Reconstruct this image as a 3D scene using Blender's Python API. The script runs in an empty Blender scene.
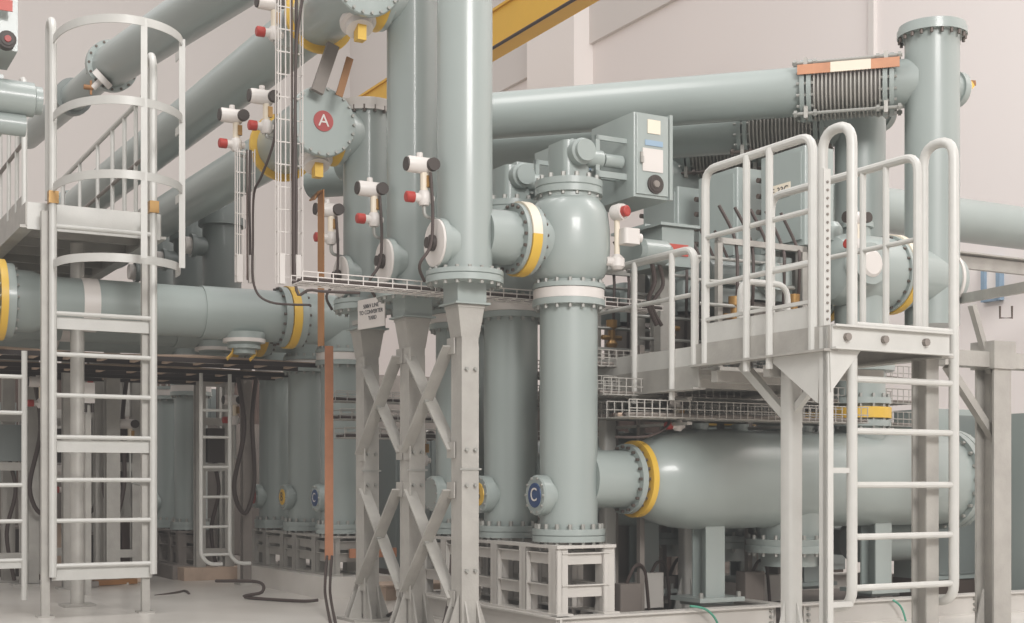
import bpy, bmesh, math, random
from mathutils import Vector as Vec
random.seed(7)
C = bpy.context.scene.collection
# ---------------------------------------------------------------- survey of the hall
FPX, HOR, EYE = 1350.0, 482.0, 1.0            # focal length (px), horizon row, eye height (m)
S, K = 0.4841, 0.8750
U = Vec((K, S, 0)); V = Vec((-S, K, 0)); Z = Vec((0, 0, 1)); W = (V - U).normalized()
O = Vec((0.37, 8.80, 0))                      # foot of the first outlet enclosure
O2 = Vec((-1.513, 11.98, 0)); O3 = Vec((-3.40, 14.30, 0))
PH = 0.78                                     # phase spacing
def L(u, v, z, o=O): return o + U * u + V * v + Z * z
def P(px, py, d): return Vec(((px - 512) / FPX * d, d, EYE + (HOR - py) / FPX * d))
def R(px, py, v, o=O):
    r = Vec(((px - 512) / FPX, 1, 0)); t = (v + o.dot(V)) / r.dot(V)
    return P(px, py, t)
def Su(px, py, u, o=O):
    r = Vec(((px - 512) / FPX, 1, 0)); t = (u + o.dot(U)) / r.dot(U)
    return P(px, py, t)
# ---------------------------------------------------------------- mesh building
class B:
    def __init__(s): s.v = []; s.f = []; s.m = []; s.mi = 0
    def add(s, vs, fs):
        n = len(s.v); s.v += [Vec(v) for v in vs]
        for f in fs: s.f.append([i + n for i in f]); s.m.append(s.mi)
        return s
    def mat(s, i): s.mi = i; return s
    def box(s, c, a, b, c3, ax=(U, V, Z)):
        x, y, z = ax[0] * a / 2, ax[1] * b / 2, ax[2] * c3 / 2
        vs = [c + x * i + y * j + z * k for i in (-1, 1) for j in (-1, 1) for k in (-1, 1)]
        return s.add(vs, [(0, 1, 3, 2), (4, 6, 7, 5), (0, 4, 5, 1), (2, 3, 7, 6), (0, 2, 6, 4), (1, 5, 7, 3)])
    def lbox(s, u0, u1, v0, v1, z0, z1, o=O):
        return s.box(L((u0 + u1) / 2, (v0 + v1) / 2, (z0 + z1) / 2, o), abs(u1 - u0), abs(v1 - v0), abs(z1 - z0))
    def rbox(s, u0, u1, v0, v1, z0, z1, o=O, r=0.02, n=3):      # box with rounded upright edges
        a, b = (u1 - u0) / 2, (v1 - v0) / 2; cu, cv = (u0 + u1) / 2, (v0 + v1) / 2
        pts = []
        for q, (sx, sy) in enumerate(((1, 1), (-1, 1), (-1, -1), (1, -1))):
            for i in range(n + 1):
                t = math.pi / 2 * (q + i / n)
                pts.append((cu + sx * (a - r) + r * math.cos(t), cv + sy * (b - r) + r * math.sin(t)))
        m = len(pts)
        vs = [L(p[0], p[1], z0, o) for p in pts] + [L(p[0], p[1], z1, o) for p in pts]
        fs = [(i, (i + 1) % m, m + (i + 1) % m, m + i) for i in range(m)] + [tuple(range(m))[::-1], tuple(range(m, 2 * m))]
        return s.add(vs, fs)
    def bar(s, p0, p1, w, h, up=Z):
        d = (p1 - p0); l = d.length; d.normalize()
        x = d.cross(up).normalized(); y = x.cross(d)
        return s.box((p0 + p1) / 2, w, l, h, (x, d, y))
    def lathe(s, p, d, prof, n=28):
        d = Vec(d).normalized()
        a = (Z.cross(d) if abs(d.z) < .9 else Vec((1, 0, 0)) - d * d.x).normalized(); b = d.cross(a)
        vs = []; rings = []
        for t, r in prof:
            if r < 1e-6: rings.append([len(vs)]); vs.append(p + d * t)
            else:
                rings.append(list(range(len(vs), len(vs) + n)))
                for i in range(n):
                    q = 2 * math.pi * i / n; vs.append(p + d * t + (a * math.cos(q) + b * math.sin(q)) * r)
        fs = []
        for r0, r1 in zip(rings, rings[1:]):
            if len(r0) == 1 and len(r1) == 1: continue
            for i in range(n):
                j = (i + 1) % n
                if len(r0) == 1: fs.append((r0[0], r1[i], r1[j]))
                elif len(r1) == 1: fs.append((r0[j], r0[i], r1[0]))
                else: fs.append((r0[i], r1[i], r1[j], r0[j]))
        if len(rings[0]) > 1: fs.append(tuple(rings[0]))
        if len(rings[-1]) > 1: fs.append(tuple(rings[-1][::-1]))
        return s.add(vs, fs)
    def cyl(s, p0, p1, r, n=16, r2=None):
        d = p1 - p0
        return s.lathe(p0, d, [(0, r), (d.length, r if r2 is None else r2)], n)
    def bolts(s, p, d, rad, n, r=0.012, h=0.03, ph=0.0):
        d = Vec(d).normalized()
        a = (Z.cross(d) if abs(d.z) < .9 else Vec((1, 0, 0)) - d * d.x).normalized(); b = d.cross(a)
        for i in range(n):
            q = 2 * math.pi * (i + ph) / n
            c = p + (a * math.cos(q) + b * math.sin(q)) * rad
            s.lathe(c, d, [(0, r), (h, r)], 6)
        return s
    def sweep(s, pts, prof, closed=False):
        m = len(prof); n = len(pts); vs = []
        ref = None
        for i, p in enumerate(pts):
            t = (pts[min(i + 1, n - 1)] - pts[max(i - 1, 0)]).normalized()
            if ref is None:
                ref = Z if abs(t.z) < .9 else Vec((1, 0, 0))
            x = t.cross(ref)
            if x.length < 1e-4: ref = Vec((1, 0, 0)) if abs(t.x) < .9 else Vec((0, 1, 0)); x = t.cross(ref)
            x.normalize(); y = x.cross(t).normalized()
            if not closed: ref = y
            for a, b in prof: vs.append(p + x * a + y * b)
        fs = [(i * m + k, i * m + (k + 1) % m, (i + 1) * m + (k + 1) % m, (i + 1) * m + k) for i in range(n - 1) for k in range(m)]
        fs += [tuple(range(m))[::-1], tuple(range((n - 1) * m, n * m))]
        return s.add(vs, fs)
    def tube(s, pts, r, fil=0.0, n=8):
        pts = fillet(pts, fil) if fil else pts
        return s.sweep(pts, [(r * math.cos(2 * math.pi * i / n), r * math.sin(2 * math.pi * i / n)) for i in range(n)])
    def hsec(s, p, h, w, d, t, ax=(U, V)):     # upright H section, flanges facing the second axis
        a, b = ax
        for k in (-1, 1): s.box(p + b * k * (d - t) / 2 + Z * h / 2, w, t, h, (a, b, Z))
        return s.box(p + Z * h / 2, t, d - 2 * t, h, (a, b, Z))
    def prism(s, pts, off):                    # polygon pushed along a vector
        m = len(pts); vs = list(pts) + [p + off for p in pts]
        return s.add(vs, [(i, (i + 1) % m, m + (i + 1) % m, m + i) for i in range(m)] + [tuple(range(m))[::-1], tuple(range(m, 2 * m))])
def fillet(pts, rad, n=5):
    out = [pts[0]]
    for a, b, c in zip(pts, pts[1:], pts[2:]):
        u, v = (a - b), (c - b); l = min(rad, u.length * .49, v.length * .49)
        p0 = b + u.normalized() * l; p1 = b + v.normalized() * l
        for i in range(n + 1):
            t = i / n; out.append(p0 * (1 - t) ** 2 + b * 2 * t * (1 - t) + p1 * t * t)
    out.append(pts[-1]); return out
def sag(p0, p1, drop, n=10):
    return [p0.lerp(p1, i / n) - Z * drop * 4 * (i / n) * (1 - i / n) for i in range(n + 1)]
def smooth_pts(pts, n=6):
    out = []
    q = [pts[0]] + pts + [pts[-1]]
    for i in range(1, len(q) - 2):
        for k in range(n):
            t = k / n; a, b, c, d = q[i - 1], q[i], q[i + 1], q[i + 2]
            out.append(0.5 * ((2 * b) + (c - a) * t + (2 * a - 5 * b + 4 * c - d) * t * t + (3 * b - a - 3 * c + d) * t ** 3))
    out.append(pts[-1]); return out
# ---------------------------------------------------------------- materials
def lin(c): return tuple(((x / 255) / 12.92 if x / 255 <= .04045 else ((x / 255 + .055) / 1.055) ** 2.4) for x in c) + (1,)
MT = {}
def mk(name, rgb, rough=.45, metal=0., var=.06, scale=3., coat=0., bump=0., dark=None, spec=.5):
    m = bpy.data.materials.new(name); m.use_nodes = True; nt = m.node_tree; bs = nt.nodes['Principled BSDF']
    bs.inputs['Roughness'].default_value = rough; bs.inputs['Metallic'].default_value = metal
    bs.inputs['Coat Weight'].default_value = coat; bs.inputs['Coat Roughness'].default_value = .12
    bs.inputs['Specular IOR Level'].default_value = spec
    tc = nt.nodes.new('ShaderNodeTexCoord'); nz = nt.nodes.new('ShaderNodeTexNoise')
    nz.inputs['Scale'].default_value = scale; nz.inputs['Detail'].default_value = 5
    nt.links.new(tc.outputs['Object'], nz.inputs['Vector'])
    cr = nt.nodes.new('ShaderNodeValToRGB'); c = lin(rgb)
    d = lin(dark) if dark else tuple(x * (1 - var) for x in c[:3]) + (1,)
    cr.color_ramp.elements[0].position = .3; cr.color_ramp.elements[1].position = .7
    cr.color_ramp.elements[0].color = d; cr.color_ramp.elements[1].color = tuple(min(1, x * (1 + var * .6)) for x in c[:3]) + (1,)
    nt.links.new(nz.outputs['Fac'], cr.inputs['Fac']); nt.links.new(cr.outputs['Color'], bs.inputs['Base Color'])
    if bump:
        n2 = nt.nodes.new('ShaderNodeTexNoise'); n2.inputs['Scale'].default_value = 60; n2.inputs['Detail'].default_value = 3
        nt.links.new(tc.outputs['Object'], n2.inputs['Vector'])
        bp = nt.nodes.new('ShaderNodeBump'); bp.inputs['Strength'].default_value = bump; bp.inputs['Distance'].default_value = .01
        nt.links.new(n2.outputs['Fac'], bp.inputs['Height']); nt.links.new(bp.outputs['Normal'], bs.inputs['Normal'])
    MT[name] = m; return m
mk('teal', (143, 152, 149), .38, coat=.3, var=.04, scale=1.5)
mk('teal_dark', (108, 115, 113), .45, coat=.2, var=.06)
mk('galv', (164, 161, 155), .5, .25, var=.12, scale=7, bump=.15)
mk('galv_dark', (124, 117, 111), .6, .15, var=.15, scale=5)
mk('rail', (188, 187, 182), .42, .05, var=.05, scale=9, bump=.08)
mk('white', (204, 198, 193), .4, var=.04)
mk('cream', (222, 210, 190), .45, var=.04)
mk('steelwhite', (186, 182, 176), .5, var=.07, scale=4)
mk('bolt', (150, 150, 145), .4, .3)
mk('boltdark', (84, 74, 68), .5, .2)
mk('yellow', (208, 166, 62), .45, var=.05)
mk('crane', (216, 166, 44), .5, var=.03)
mk('copper', (186, 128, 96), .5, .1, var=.15, scale=8)
mk('brown', (138, 96, 56), .5, .1, var=.15, scale=8)
mk('red', (156, 46, 38), .45)
mk('redplate', (176, 74, 64), .5)
mk('reddisc', (150, 58, 56), .5)
mk('blue', (36, 62, 104), .5)
mk('paleblue', (132, 156, 178), .5)
mk('black', (52, 44, 40), .55, var=.1)
mk('cable', (60, 48, 44), .6, var=.1)
mk('brown_dark', (74, 58, 51), .65, .1, var=.2, scale=6)
mk('brass', (150, 114, 62), .4, .4)
mk('green', (70, 140, 118), .5)
mk('floor', (206, 202, 196), .32, var=.1, scale=.7, bump=.03, dark=(172, 167, 160), coat=.15)
mk('wall', (228, 220, 217), .8, var=.012, scale=.3)
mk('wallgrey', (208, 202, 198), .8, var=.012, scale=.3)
mk('walllight', (238, 231, 227), .8, var=.01, scale=.3)
mk('deepbrown', (40, 29, 26), .6)
mk('ink', (64, 66, 70), .6)
mk('timber', (178, 156, 138), .7, var=.15, scale=6)
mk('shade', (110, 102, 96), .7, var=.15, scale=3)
# ---------------------------------------------------------------- objects
def finish(b, mats, base):
    me = bpy.data.meshes.new('m'); me.from_pydata([tuple(v - base) for v in b.v], [], b.f)
    for m in (mats if isinstance(mats, (list, tuple)) else [mats]): me.materials.append(MT[m])
    for p, i in zip(me.polygons, b.m): p.material_index = i
    bm = bmesh.new(); bm.from_mesh(me); bmesh.ops.recalc_face_normals(bm, faces=bm.faces); bm.to_mesh(me); bm.free()
    me.polygons.foreach_set('use_smooth', [True] * len(me.polygons)); me.set_sharp_from_angle(angle=math.radians(32))
    return me
ROOT = {}
def thing(name, label, cat, loc, group=None):
    o = bpy.data.objects.new(name, None); C.objects.link(o); o.location = loc; o.empty_display_size = .1
    o['label'] = label; o['category'] = cat
    if group: o['group'] = group
    ROOT[o.name] = Vec(loc); return o
def part(name, b, mats, parent, label=None):
    base = ROOT[parent.name]; me = finish(b, mats, base); me.name = name
    o = bpy.data.objects.new(name, me); C.objects.link(o); o.parent = parent
    ROOT[o.name] = base
    if label: o['label'] = label
    return o
def single(name, b, mats, label, cat, group=None, kind=None):
    lo = Vec([min(v[i] for v in b.v) for i in range(3)]); hi = Vec([max(v[i] for v in b.v) for i in range(3)])
    base = Vec(((lo.x + hi.x) / 2, (lo.y + hi.y) / 2, lo.z))
    o = bpy.data.objects.new(name, finish(b, mats, base)); C.objects.link(o); o.location = base
    o.data.name = name
    if kind == 'structure': o['kind'] = kind
    else:
        o['label'] = label; o['category'] = cat
        if kind: o['kind'] = kind
        if group: o['group'] = group
    ROOT[o.name] = base; return o
def dup(root, off, label):
    def cp(o, par):
        c = o.copy(); C.objects.link(c); c.parent = par
        for ch in o.children: cp(ch, c)
        return c
    r = cp(root, None); r.location = root.location + off; r['label'] = label
    ROOT[r.name] = r.location.copy(); return r
def words(name, body, p, nrm, size, mat, parent=None, ax='CENTER'):
    cu = bpy.data.curves.new(name, 'FONT'); cu.body = body; cu.size = size; cu.extrude = .0008
    cu.align_x = ax; cu.align_y = 'CENTER'; cu.materials.append(MT[mat])
    o = bpy.data.objects.new(name, cu); C.objects.link(o)
    n = Vec(nrm).normalized(); x = Z.cross(n).normalized(); y = n.cross(x)
    from mathutils import Matrix
    m = Matrix((x, y, n)).transposed().to_4x4()
    base = ROOT[parent.name] if parent else Vec((0, 0, 0))
    m.translation = p + n * .002 - base
    me = bpy.data.meshes.new_from_object(o); bpy.data.objects.remove(o); bpy.data.curves.remove(cu)
    o = bpy.data.objects.new(name, me); C.objects.link(o)
    if parent: o.parent = parent
    o.matrix_local = m
    return o
ORD = ['nearest', 'middle', 'farthest']
# ================================================================= SETTING
b = B(); b.box(Vec((0, 12, -.1)), 80, 80, .2, (Vec((1, 0, 0)), Vec((0, 1, 0)), Z)); single('floor', b, 'floor', '', '', kind='structure')
b = B(); b.lbox(8.5, 8.8, -22, 24.8, 0, 8.9); single('wall_right', b, 'wall', '', '', kind='structure')
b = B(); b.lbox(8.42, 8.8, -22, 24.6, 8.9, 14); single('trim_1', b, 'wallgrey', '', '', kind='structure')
b = B(); b.lbox(-30, 8.8, 24.5, 24.8, 0, 14); single('wall_back', b, 'wallgrey', '', '', kind='structure')
def ru(px, u):   # v where the pixel column meets the plane u
    p = Su(px, 300, u); return (p - O).dot(V)
b = B(); b.lbox(8.1, 8.5, ru(527, 8.1), ru(574, 8.1), 0, 14); single('trim_2', b, 'walllight', '', '', kind='structure')
b = B(); b.lbox(8.3, 8.5, ru(575, 8.3) - .16, ru(575, 8.3), 0, 14); single('trim_3', b, 'wallgrey', '', '', kind='structure')
b = B(); b.lbox(8.44, 8.5, ru(866, 8.4) - .1, ru(866, 8.4), 0, 14); single('trim_4', b, 'wallgrey', '', '', kind='structure')
# small windows low in the right wall
for i, (x0, x1, y0, y1) in enumerate(((986, 1001, 262, 300), (938, 947, 285, 318))):
    v0, v1 = ru(x1, 8.48), ru(x0, 8.48); zc = [Su(x0, y, 8.48).z for y in (y1, y0)]
    b = B(); b.lbox(8.46, 8.5, v0, v1, zc[0], zc[1]); w = single('window_%d' % (i + 1), b, 'walllight', '', '', kind='structure')
    b = B()
    for vv in (v0, v1): b.lbox(8.42, 8.5, vv - .03, vv + .03, zc[0] - .03, zc[1] + .03)
    for zz in zc: b.lbox(8.42, 8.5, v0, v1, zz - .03, zz + .03)
    part('window_frame', b, 'paleblue', w)
# crane girder
v0, v1 = ru(640, 5.3), ru(345, 5.3)
t = thing('crane_girder', 'yellow overhead crane girder high up against the pale wall', 'crane', L(5.3, v0, 7.6))
b = B()
b.lbox(5.15, 5.45, v0, v1, 7.62, 7.66); b.lbox(5.15, 5.45, v0, v1, 8.2, 8.24); b.lbox(5.27, 5.33, v0, v1, 7.66, 8.2)
b.lbox(5.19, 5.21, v0, v1, 7.66, 8.2)
part('girder', b, 'crane', t)
b = B(); b.lbox(5.1, 5.5, v1 - .1, v1 + .3, 7.55, 7.62); part('end_carriage', b, 'white', t)
b = B(); b.tube([L(5.1, v0 + 1 + .4 * i, 7.6) for i in range(8)], .025); part('festoon_cable', b, 'cable', t)
# ================================================================= OUTLET ENCLOSURES
def flange_bolts(b, p, d, r, n, th):
    b.bolts(p - Vec(d) * .02, d, r, n, .013, th + .04)
def enclosure(o, v, letter, ring, zb, zt, r, label, group, white_top=True, portr=.13, u0=0.0, portu=.255, zport=.915, mat='teal'):
    p = L(u0, v, 0, o); t = thing('outlet_enclosure', label, 'enclosure', p + Z * zb, group)
    b = B(); b.lathe(p, Z, [(zb + .08, r), (zt - .14, r)], 36); part('pipe', b, mat, t)
    rf = r * 1.26
    b = B(); b.lathe(p, Z, [(zb, rf), (zb + .038, rf), (zb + .038, rf - .01), (zb + .044, rf - .01), (zb + .044, rf), (zb + .082, rf), (zb + .083, r)], 36)
    b.mat(1).bolts(p + Z * (zb - .03), Z, rf - .025, 16, .014, .145); part('base_flange', b, [mat, 'bolt'], t)
    b = B(); b.lathe(p, Z, [(zt - .142, r), (zt - .14, rf), (zt - .1, rf), (zt - .1, r + .025), (zt - .03, r + .025), (zt - .03, rf), (zt, rf), (zt + .001, r)], 36)
    b.mat(1).bolts(p + Z * (zt - .165), Z, rf - .022, 16, .012, .19); part('top_flange', b, [mat, 'bolt'], t)
    if white_top:
        b = B(); b.lathe(p, Z, [(zt - .098, r), (zt - .098, rf - .006), (zt - .034, rf - .006), (zt - .034, r)], 36); part('white_band', b, 'white', t, 'white band between the top flanges')
    if letter:
        q = p + Z * zport; b = B()
        b.lathe(q, -U, [(r * .6, portr * .88), (portu - .075, portr * .88), (portu - .073, portr), (portu - .01, portr), (portu, portr * .92)], 24)
        b.mat(1).bolts(q - U * (portu - .02), -U, portr * .86, 10, .009, .03)
        pt = part('inspection_port', b, [mat, 'bolt'], t)
        if ring == 'plain': return t
        b = B(); b.lathe(q, -U, [(portu, portr * .62), (portu + .006, portr * .6)], 24); pl = part('phase_plate', b, ring, pt, ring.replace('disc', '') + ' round plate with the letter ' + letter)
        words('letter', letter, q - U * (portu + .008), -U, portr * .95, 'ink' if ring == 'yellow' else 'white', pl)
    return t
lets = [('C', 'blue'), ('B', 'yellow'), ('A', 'reddisc')]
for k in range(3):
    lt, rg = lets[k]
    enclosure(O, PH * k, lt, 'plain' if k == 2 else rg, .615, 2.28, .189,
              ['upright grey-green gas enclosure with round blue C plate on the white stand', 'upright gas enclosure with yellow B plate, directly behind the blue C one', 'upright gas enclosure mostly hidden behind the galvanised columns'][k], 'outlet enclosures on the white stand')
for k in range(3):
    lt, rg = lets[k]
    enclosure(O2, .85 * k, lt, rg, .547, 2.17, .182,
              ['upright gas enclosure with blue C plate beside the copper strip', 'upright gas enclosure with yellow B plate in the rear bay', 'upright gas enclosure with reddish A plate, third behind the copper strip'][k], 'outlet enclosures of the rear bay', True, .12, portu=.25, zport=.86)
for k in range(3):
    lt, rg = [('C', 'blue'), ('B', 'yellow'), ('A', 'reddisc')][k]
    enclosure(O3, .8 * k, None if k == 0 else lt, rg, .5, 2.05, .172,
              ['farther grey-green enclosure just behind the small background ladder', 'far enclosure with yellow plate, seen beside the caged ladder stile', 'far enclosure hidden between the caged ladder stiles'][k], 'outlet enclosures of the third bay', True, .12, portu=.235, zport=.78)
# stands
def stand(o, vs, zt, name, label, us=(-.2, .2), w=.09, mat='steelwhite', zb=.17, grp=None):
    t = thing(name, label, 'stand', L(0, vs[0], zb, o), grp)
    for v in vs:
        for u in us:
            b = B(); b.lbox(u - w / 2, u + w / 2, v - .005, v + .005, zb, zt - .02, o); b.lbox(u - .005, u + .005, v - w / 2, v + w / 2, zb, zt - .02, o)
            b.lbox(u - w / 2, u - w / 2 + .012, v - w / 2, v + w / 2, zb, zt - .02, o); b.lbox(u - w / 2, u + w / 2, v - w / 2, v - w / 2 + .012, zb, zt - .02, o)
            part('post', b, mat, t)
    va, vb = vs[0] - w / 2 - .02, vs[-1] + w / 2 + .02
    b = B()
    for u in us: b.lbox(u - .045, u + .045, va, vb, zt - .02, zt, o)
    for v in (vs[0], vs[-1]): b.lbox(us[0], us[1], v - .06, v + .06, zt - .02, zt - .001, o)
    part('top_plate', b, mat, t)
    for zz, h in ((zt - .085, .075), (zb + .14, .08)):
        for u in us:
            b = B(); b.lbox(u - .012, u + .012, va + .03, vb - .03, zz - h / 2, zz + h / 2, o); b.lbox(u - .035, u + .035, va + .03, vb - .03, zz + h / 2 - .008, zz + h / 2, o); part('side_rail', b, mat, t)
        for v in (vs[0] - .02, vs[-1] + .02):
            b = B(); b.lbox(us[0], us[1], v - .012, v + .012, zz - h / 2, zz + h / 2, o); b.lbox(us[0], us[1], v - .035, v + .035, zz + h / 2 - .008, zz + h / 2, o); part('cross_rail', b, mat, t)
    b = B()
    for u in us: b.lbox(u - .06, u + .06, va - .02, vb + .02, zb - .012, zb, o)
    part('foot_plate', b, mat, t)
    return t
stand(O, (-.2, .18, .58, .98, 1.36, 1.76), .6, 'enclosure_stand', 'white steel stand carrying the enclosures marked C and B', (-.2, .15))
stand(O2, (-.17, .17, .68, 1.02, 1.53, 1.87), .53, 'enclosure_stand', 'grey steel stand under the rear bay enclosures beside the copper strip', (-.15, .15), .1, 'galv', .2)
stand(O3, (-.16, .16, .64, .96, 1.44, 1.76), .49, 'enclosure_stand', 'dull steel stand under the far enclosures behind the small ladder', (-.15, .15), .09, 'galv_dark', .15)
# skid and plinths
t = thing('base_skid', 'white steel base skid under the long tank and the stand', 'base frame', L(0, -.3, 0))
for nm, a in (('front_beam', (-.28, 4.6, -.34, -.22)), ('rear_beam', (-.28, 4.6, 1.9, 2.02)), ('side_beam', (-.3, -.18, -.34, 2.02)), ('middle_beam', (1.5, 1.62, -.22, 1.9)), ('end_beam', (4.48, 4.6, -.22, 1.9))):
    b = B(); u0, u1, v0, v1 = a
    b.lbox(u0, u1, v0, v1, .145, .158); b.lbox(u0, u1, v0, v1, 0, .012)
    if u1 - u0 > v1 - v0:
        if nm == 'front_beam':
            hv = [(u0, 1.45), (1.72, 3.42), (3.7, u1)]
            for x0, x1 in hv: b.lbox(x0, x1, v0 + .03, v0 + .045, .012, .145)
        else: b.lbox(u0, u1, v0 + .03, v0 + .045, .012, .145)
    else: b.lbox(u0 + .03, u0 + .045, v0, v1, .012, .145)
    part(nm, b, 'steelwhite', t)
b = B()
for u in (1.42, 1.75, 3.38, 3.74):
    for z in (.04, .08, .12): b.cyl(L(u, -.31, z), L(u, -.335, z), .012, 6)
part('bolt_group', b, 'bolt', t)
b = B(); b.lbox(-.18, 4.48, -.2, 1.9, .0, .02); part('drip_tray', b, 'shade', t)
b = B(); b.lbox(-.32, .32, -.4, 2.0, 0, .185, O2); single('concrete_plinth', b, 'floor', 'low concrete plinth under the rear bay stand', 'plinth')
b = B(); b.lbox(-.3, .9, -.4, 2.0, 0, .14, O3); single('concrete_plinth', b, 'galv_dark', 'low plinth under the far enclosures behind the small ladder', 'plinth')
# ================================================================= DISCONNECTORS over the outlet enclosures
def disconnector():
    t = thing('disconnector', 'bulbous disconnector housing with yellow-striped side ring above the C enclosure', 'disconnector', L(0, 0, 2.28), 'disconnectors over the outlet enclosures')
    p = L(0, 0, 0)
    b = B(); b.lathe(p, Z, [(2.283, .2), (2.3, .2), (2.34, .235), (2.42, .262), (2.52, .27), (2.64, .268), (2.74, .255), (2.8, .225), (2.83, .2), (2.86, .2)], 40); part('housing', b, 'teal', t)
    b = B(); b.lathe(p, Z, [(2.858, .2), (2.86, .222), (2.9, .222), (2.905, .215), (2.91, .222), (2.95, .222), (2.955, .2)], 36)
    b.mat(1).bolts(p + Z * 2.84, Z, .2, 14, .012, .03); b.bolts(p + Z * 2.95, Z, .195, 14, .016, .03); part('top_flange', b, ['teal', 'bolt'], t)
    q = p + Z * 2.55
    b = B(); b.lathe(q, -U, [(.15, .172), (.52, .172), (.6, .168), (.64, .168)], 36); part('side_nozzle', b, 'teal', t)
    b = B(); b.lathe(q, -U, [(.29, .17), (.292, .225), (.33, .225), (.331, .2), (.4, .2), (.401, .225), (.43, .225), (.432, .17)], 36)
    b.mat(1).bolts(q - U * .275, -U, .208, 18, .011, .17); rg = part('side_flange', b, ['teal', 'boltdark'], t)
    b = B(); b.lathe(q, -U, [(.332, .2), (.332, .238), (.398, .238), (.398, .2)], 40)
    for i, f in enumerate(b.f):
        c = sum((b.v[j] for j in f), Vec()) / len(f); b.m[i] = 0 if c.z < q.z - .0 else 1
    part('striped_ring', b, ['yellow', 'cream'], rg, 'ring yellow below and cream above')
    # motor drive on top
    b = B(); b.rbox(-.1, .1, -.12, .12, 2.955, 3.2, r=.04); b.lathe(L(.0, -.12, 3.12), -V, [(0, .085), (.06, .085), (.07, .07), (.1, .07)], 18); b.lathe(L(.06, -.1, 3.1), U, [(0, .06), (.12, .06)], 14); part('gearbox', b, 'teal', t)
    b = B(); b.lbox(.1, .4, -.02, .02, 3.0, 3.04); b.lbox(.12, .36, -.14, -.12, 3.22, 3.25); b.lbox(.12, .15, -.14, -.11, 2.98, 3.25); b.lbox(.12, .38, -.14, -.11, 2.98, 3.02); b.cyl(L(.2, -.1, 3.1), L(.34, -.1, 3.1), .045, 12); part('drive_bracket', b, 'teal', t)
    b = B(); b.mat(0).rbox(.36, .65, -.22, .3, 2.86, 3.41, r=.012); cab = part('drive_cabinet', b, 'teal', t)
    b = B(); b.rbox(.375, .63, -.232, -.219, 2.88, 3.4, r=.006); b.lbox(.635, .66, -.235, -.2, 2.86, 3.42); d = part('door', b, 'teal', cab)
    b = B(); b.lbox(.42, .58, -.238, -.23, 3.03, 3.18); part('hatch', b, 'white', d)
    b = B(); b.lathe(L(.52, -.232, 2.95), -V, [(0, .062), (.012, .062), (.013, .048), (.016, .048)], 20); b.mat(1).lathe(L(.52, -.246, 2.95), -V, [(0, .026), (.012, .022)], 14); part('dial', b, ['black', 'galv_dark'], d)
    b = B(); b.lbox(.46, .56, -.237, -.23, 3.28, 3.37); part('notice_plate', b, 'cream', d, 'cream notice plate')
    b = B(); b.lbox(.44, .58, -.237, -.23, 3.2, 3.235); part('name_strip', b, 'paleblue', d, 'pale blue name strip')
    b = B(); b.lbox(.4, .415, -.25, -.23, 3.09, 3.15); b.cyl(L(.408, -.25, 3.08), L(.408, -.25, 3.12), .012, 8); part('door_latch', b, 'galv', d)
    return t
d0 = disconnector()
dup(d0, V * PH, 'disconnector housing half hidden behind the C one, its drive box lower left')
dup(d0, V * PH * 2, 'third disconnector housing, hidden far behind the thick upright pipe')
# ================================================================= MAIN UPRIGHT BUS PIPES
ztops = [5.3, 4.85, 3.72]
mlab = ['thick upright bus pipe reaching out of view, on the first galvanised column', 'upright bus pipe directly behind the thickest one, on the middle column', 'shorter upright bus pipe with white top flange beside the red A disc']
for k in range(3):
    p = L(-.76, PH * k, 0); t = thing('bus_pipe', mlab[k], 'pipe', p + Z * 2.1, 'upright bus pipes on the columns')
    b = B(); b.lathe(p, Z, [(2.3, .173), (ztops[k] - .03, .173)], 40); part('pipe', b, 'teal', t)
    b = B(); b.lathe(p, Z, [(2.235, .17), (2.236, .243), (2.275, .243), (2.277, .235), (2.282, .243), (2.31, .243), (2.312, .17)], 40)
    b.mat(1).bolts(p + Z * 2.215, Z, .222, 18, .012, .11); part('base_flange', b, ['teal', 'bolt'], t)
    b = B(); b.lbox(-.86, -.66, PH * k - .1, PH * k + .1, 2.1, 2.236); b.lbox(-.88, -.64, PH * k - .12, PH * k + .12, 2.1, 2.112); part('support_box', b, 'teal', t)
    if k == 2:
        b = B(); b.lathe(p, Z, [(3.66, .17), (3.66, .2), (3.69, .2), (3.72, .21), (3.74, .21), (3.75, .1), (3.75, 0)], 36); b.mat(1).bolts(p + Z * 3.64, Z, .19, 16, .012, .05); part('top_flange', b, ['white', 'boltdark'], t, 'white top flange')
    q = p + Z * 2.47 - V * .02
    b = B(); b.lathe(q, -U, [(.1, .13), (.165, .13), (.17, .155), (.21, .155)], 28); pt = part('side_port', b, 'teal', t)
    b = B(); b.lathe(q, -U, [(.21, .15), (.222, .145), (.226, .12)], 28); part('port_cover', b, 'white', pt, 'white port cover')
    b = B(); b.lathe(q - V * .0, -U, [(.222, .05), (.25, .05), (.255, .035), (.275, .035)], 16); part('port_plug', b, 'black', pt, 'black plug')
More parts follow.
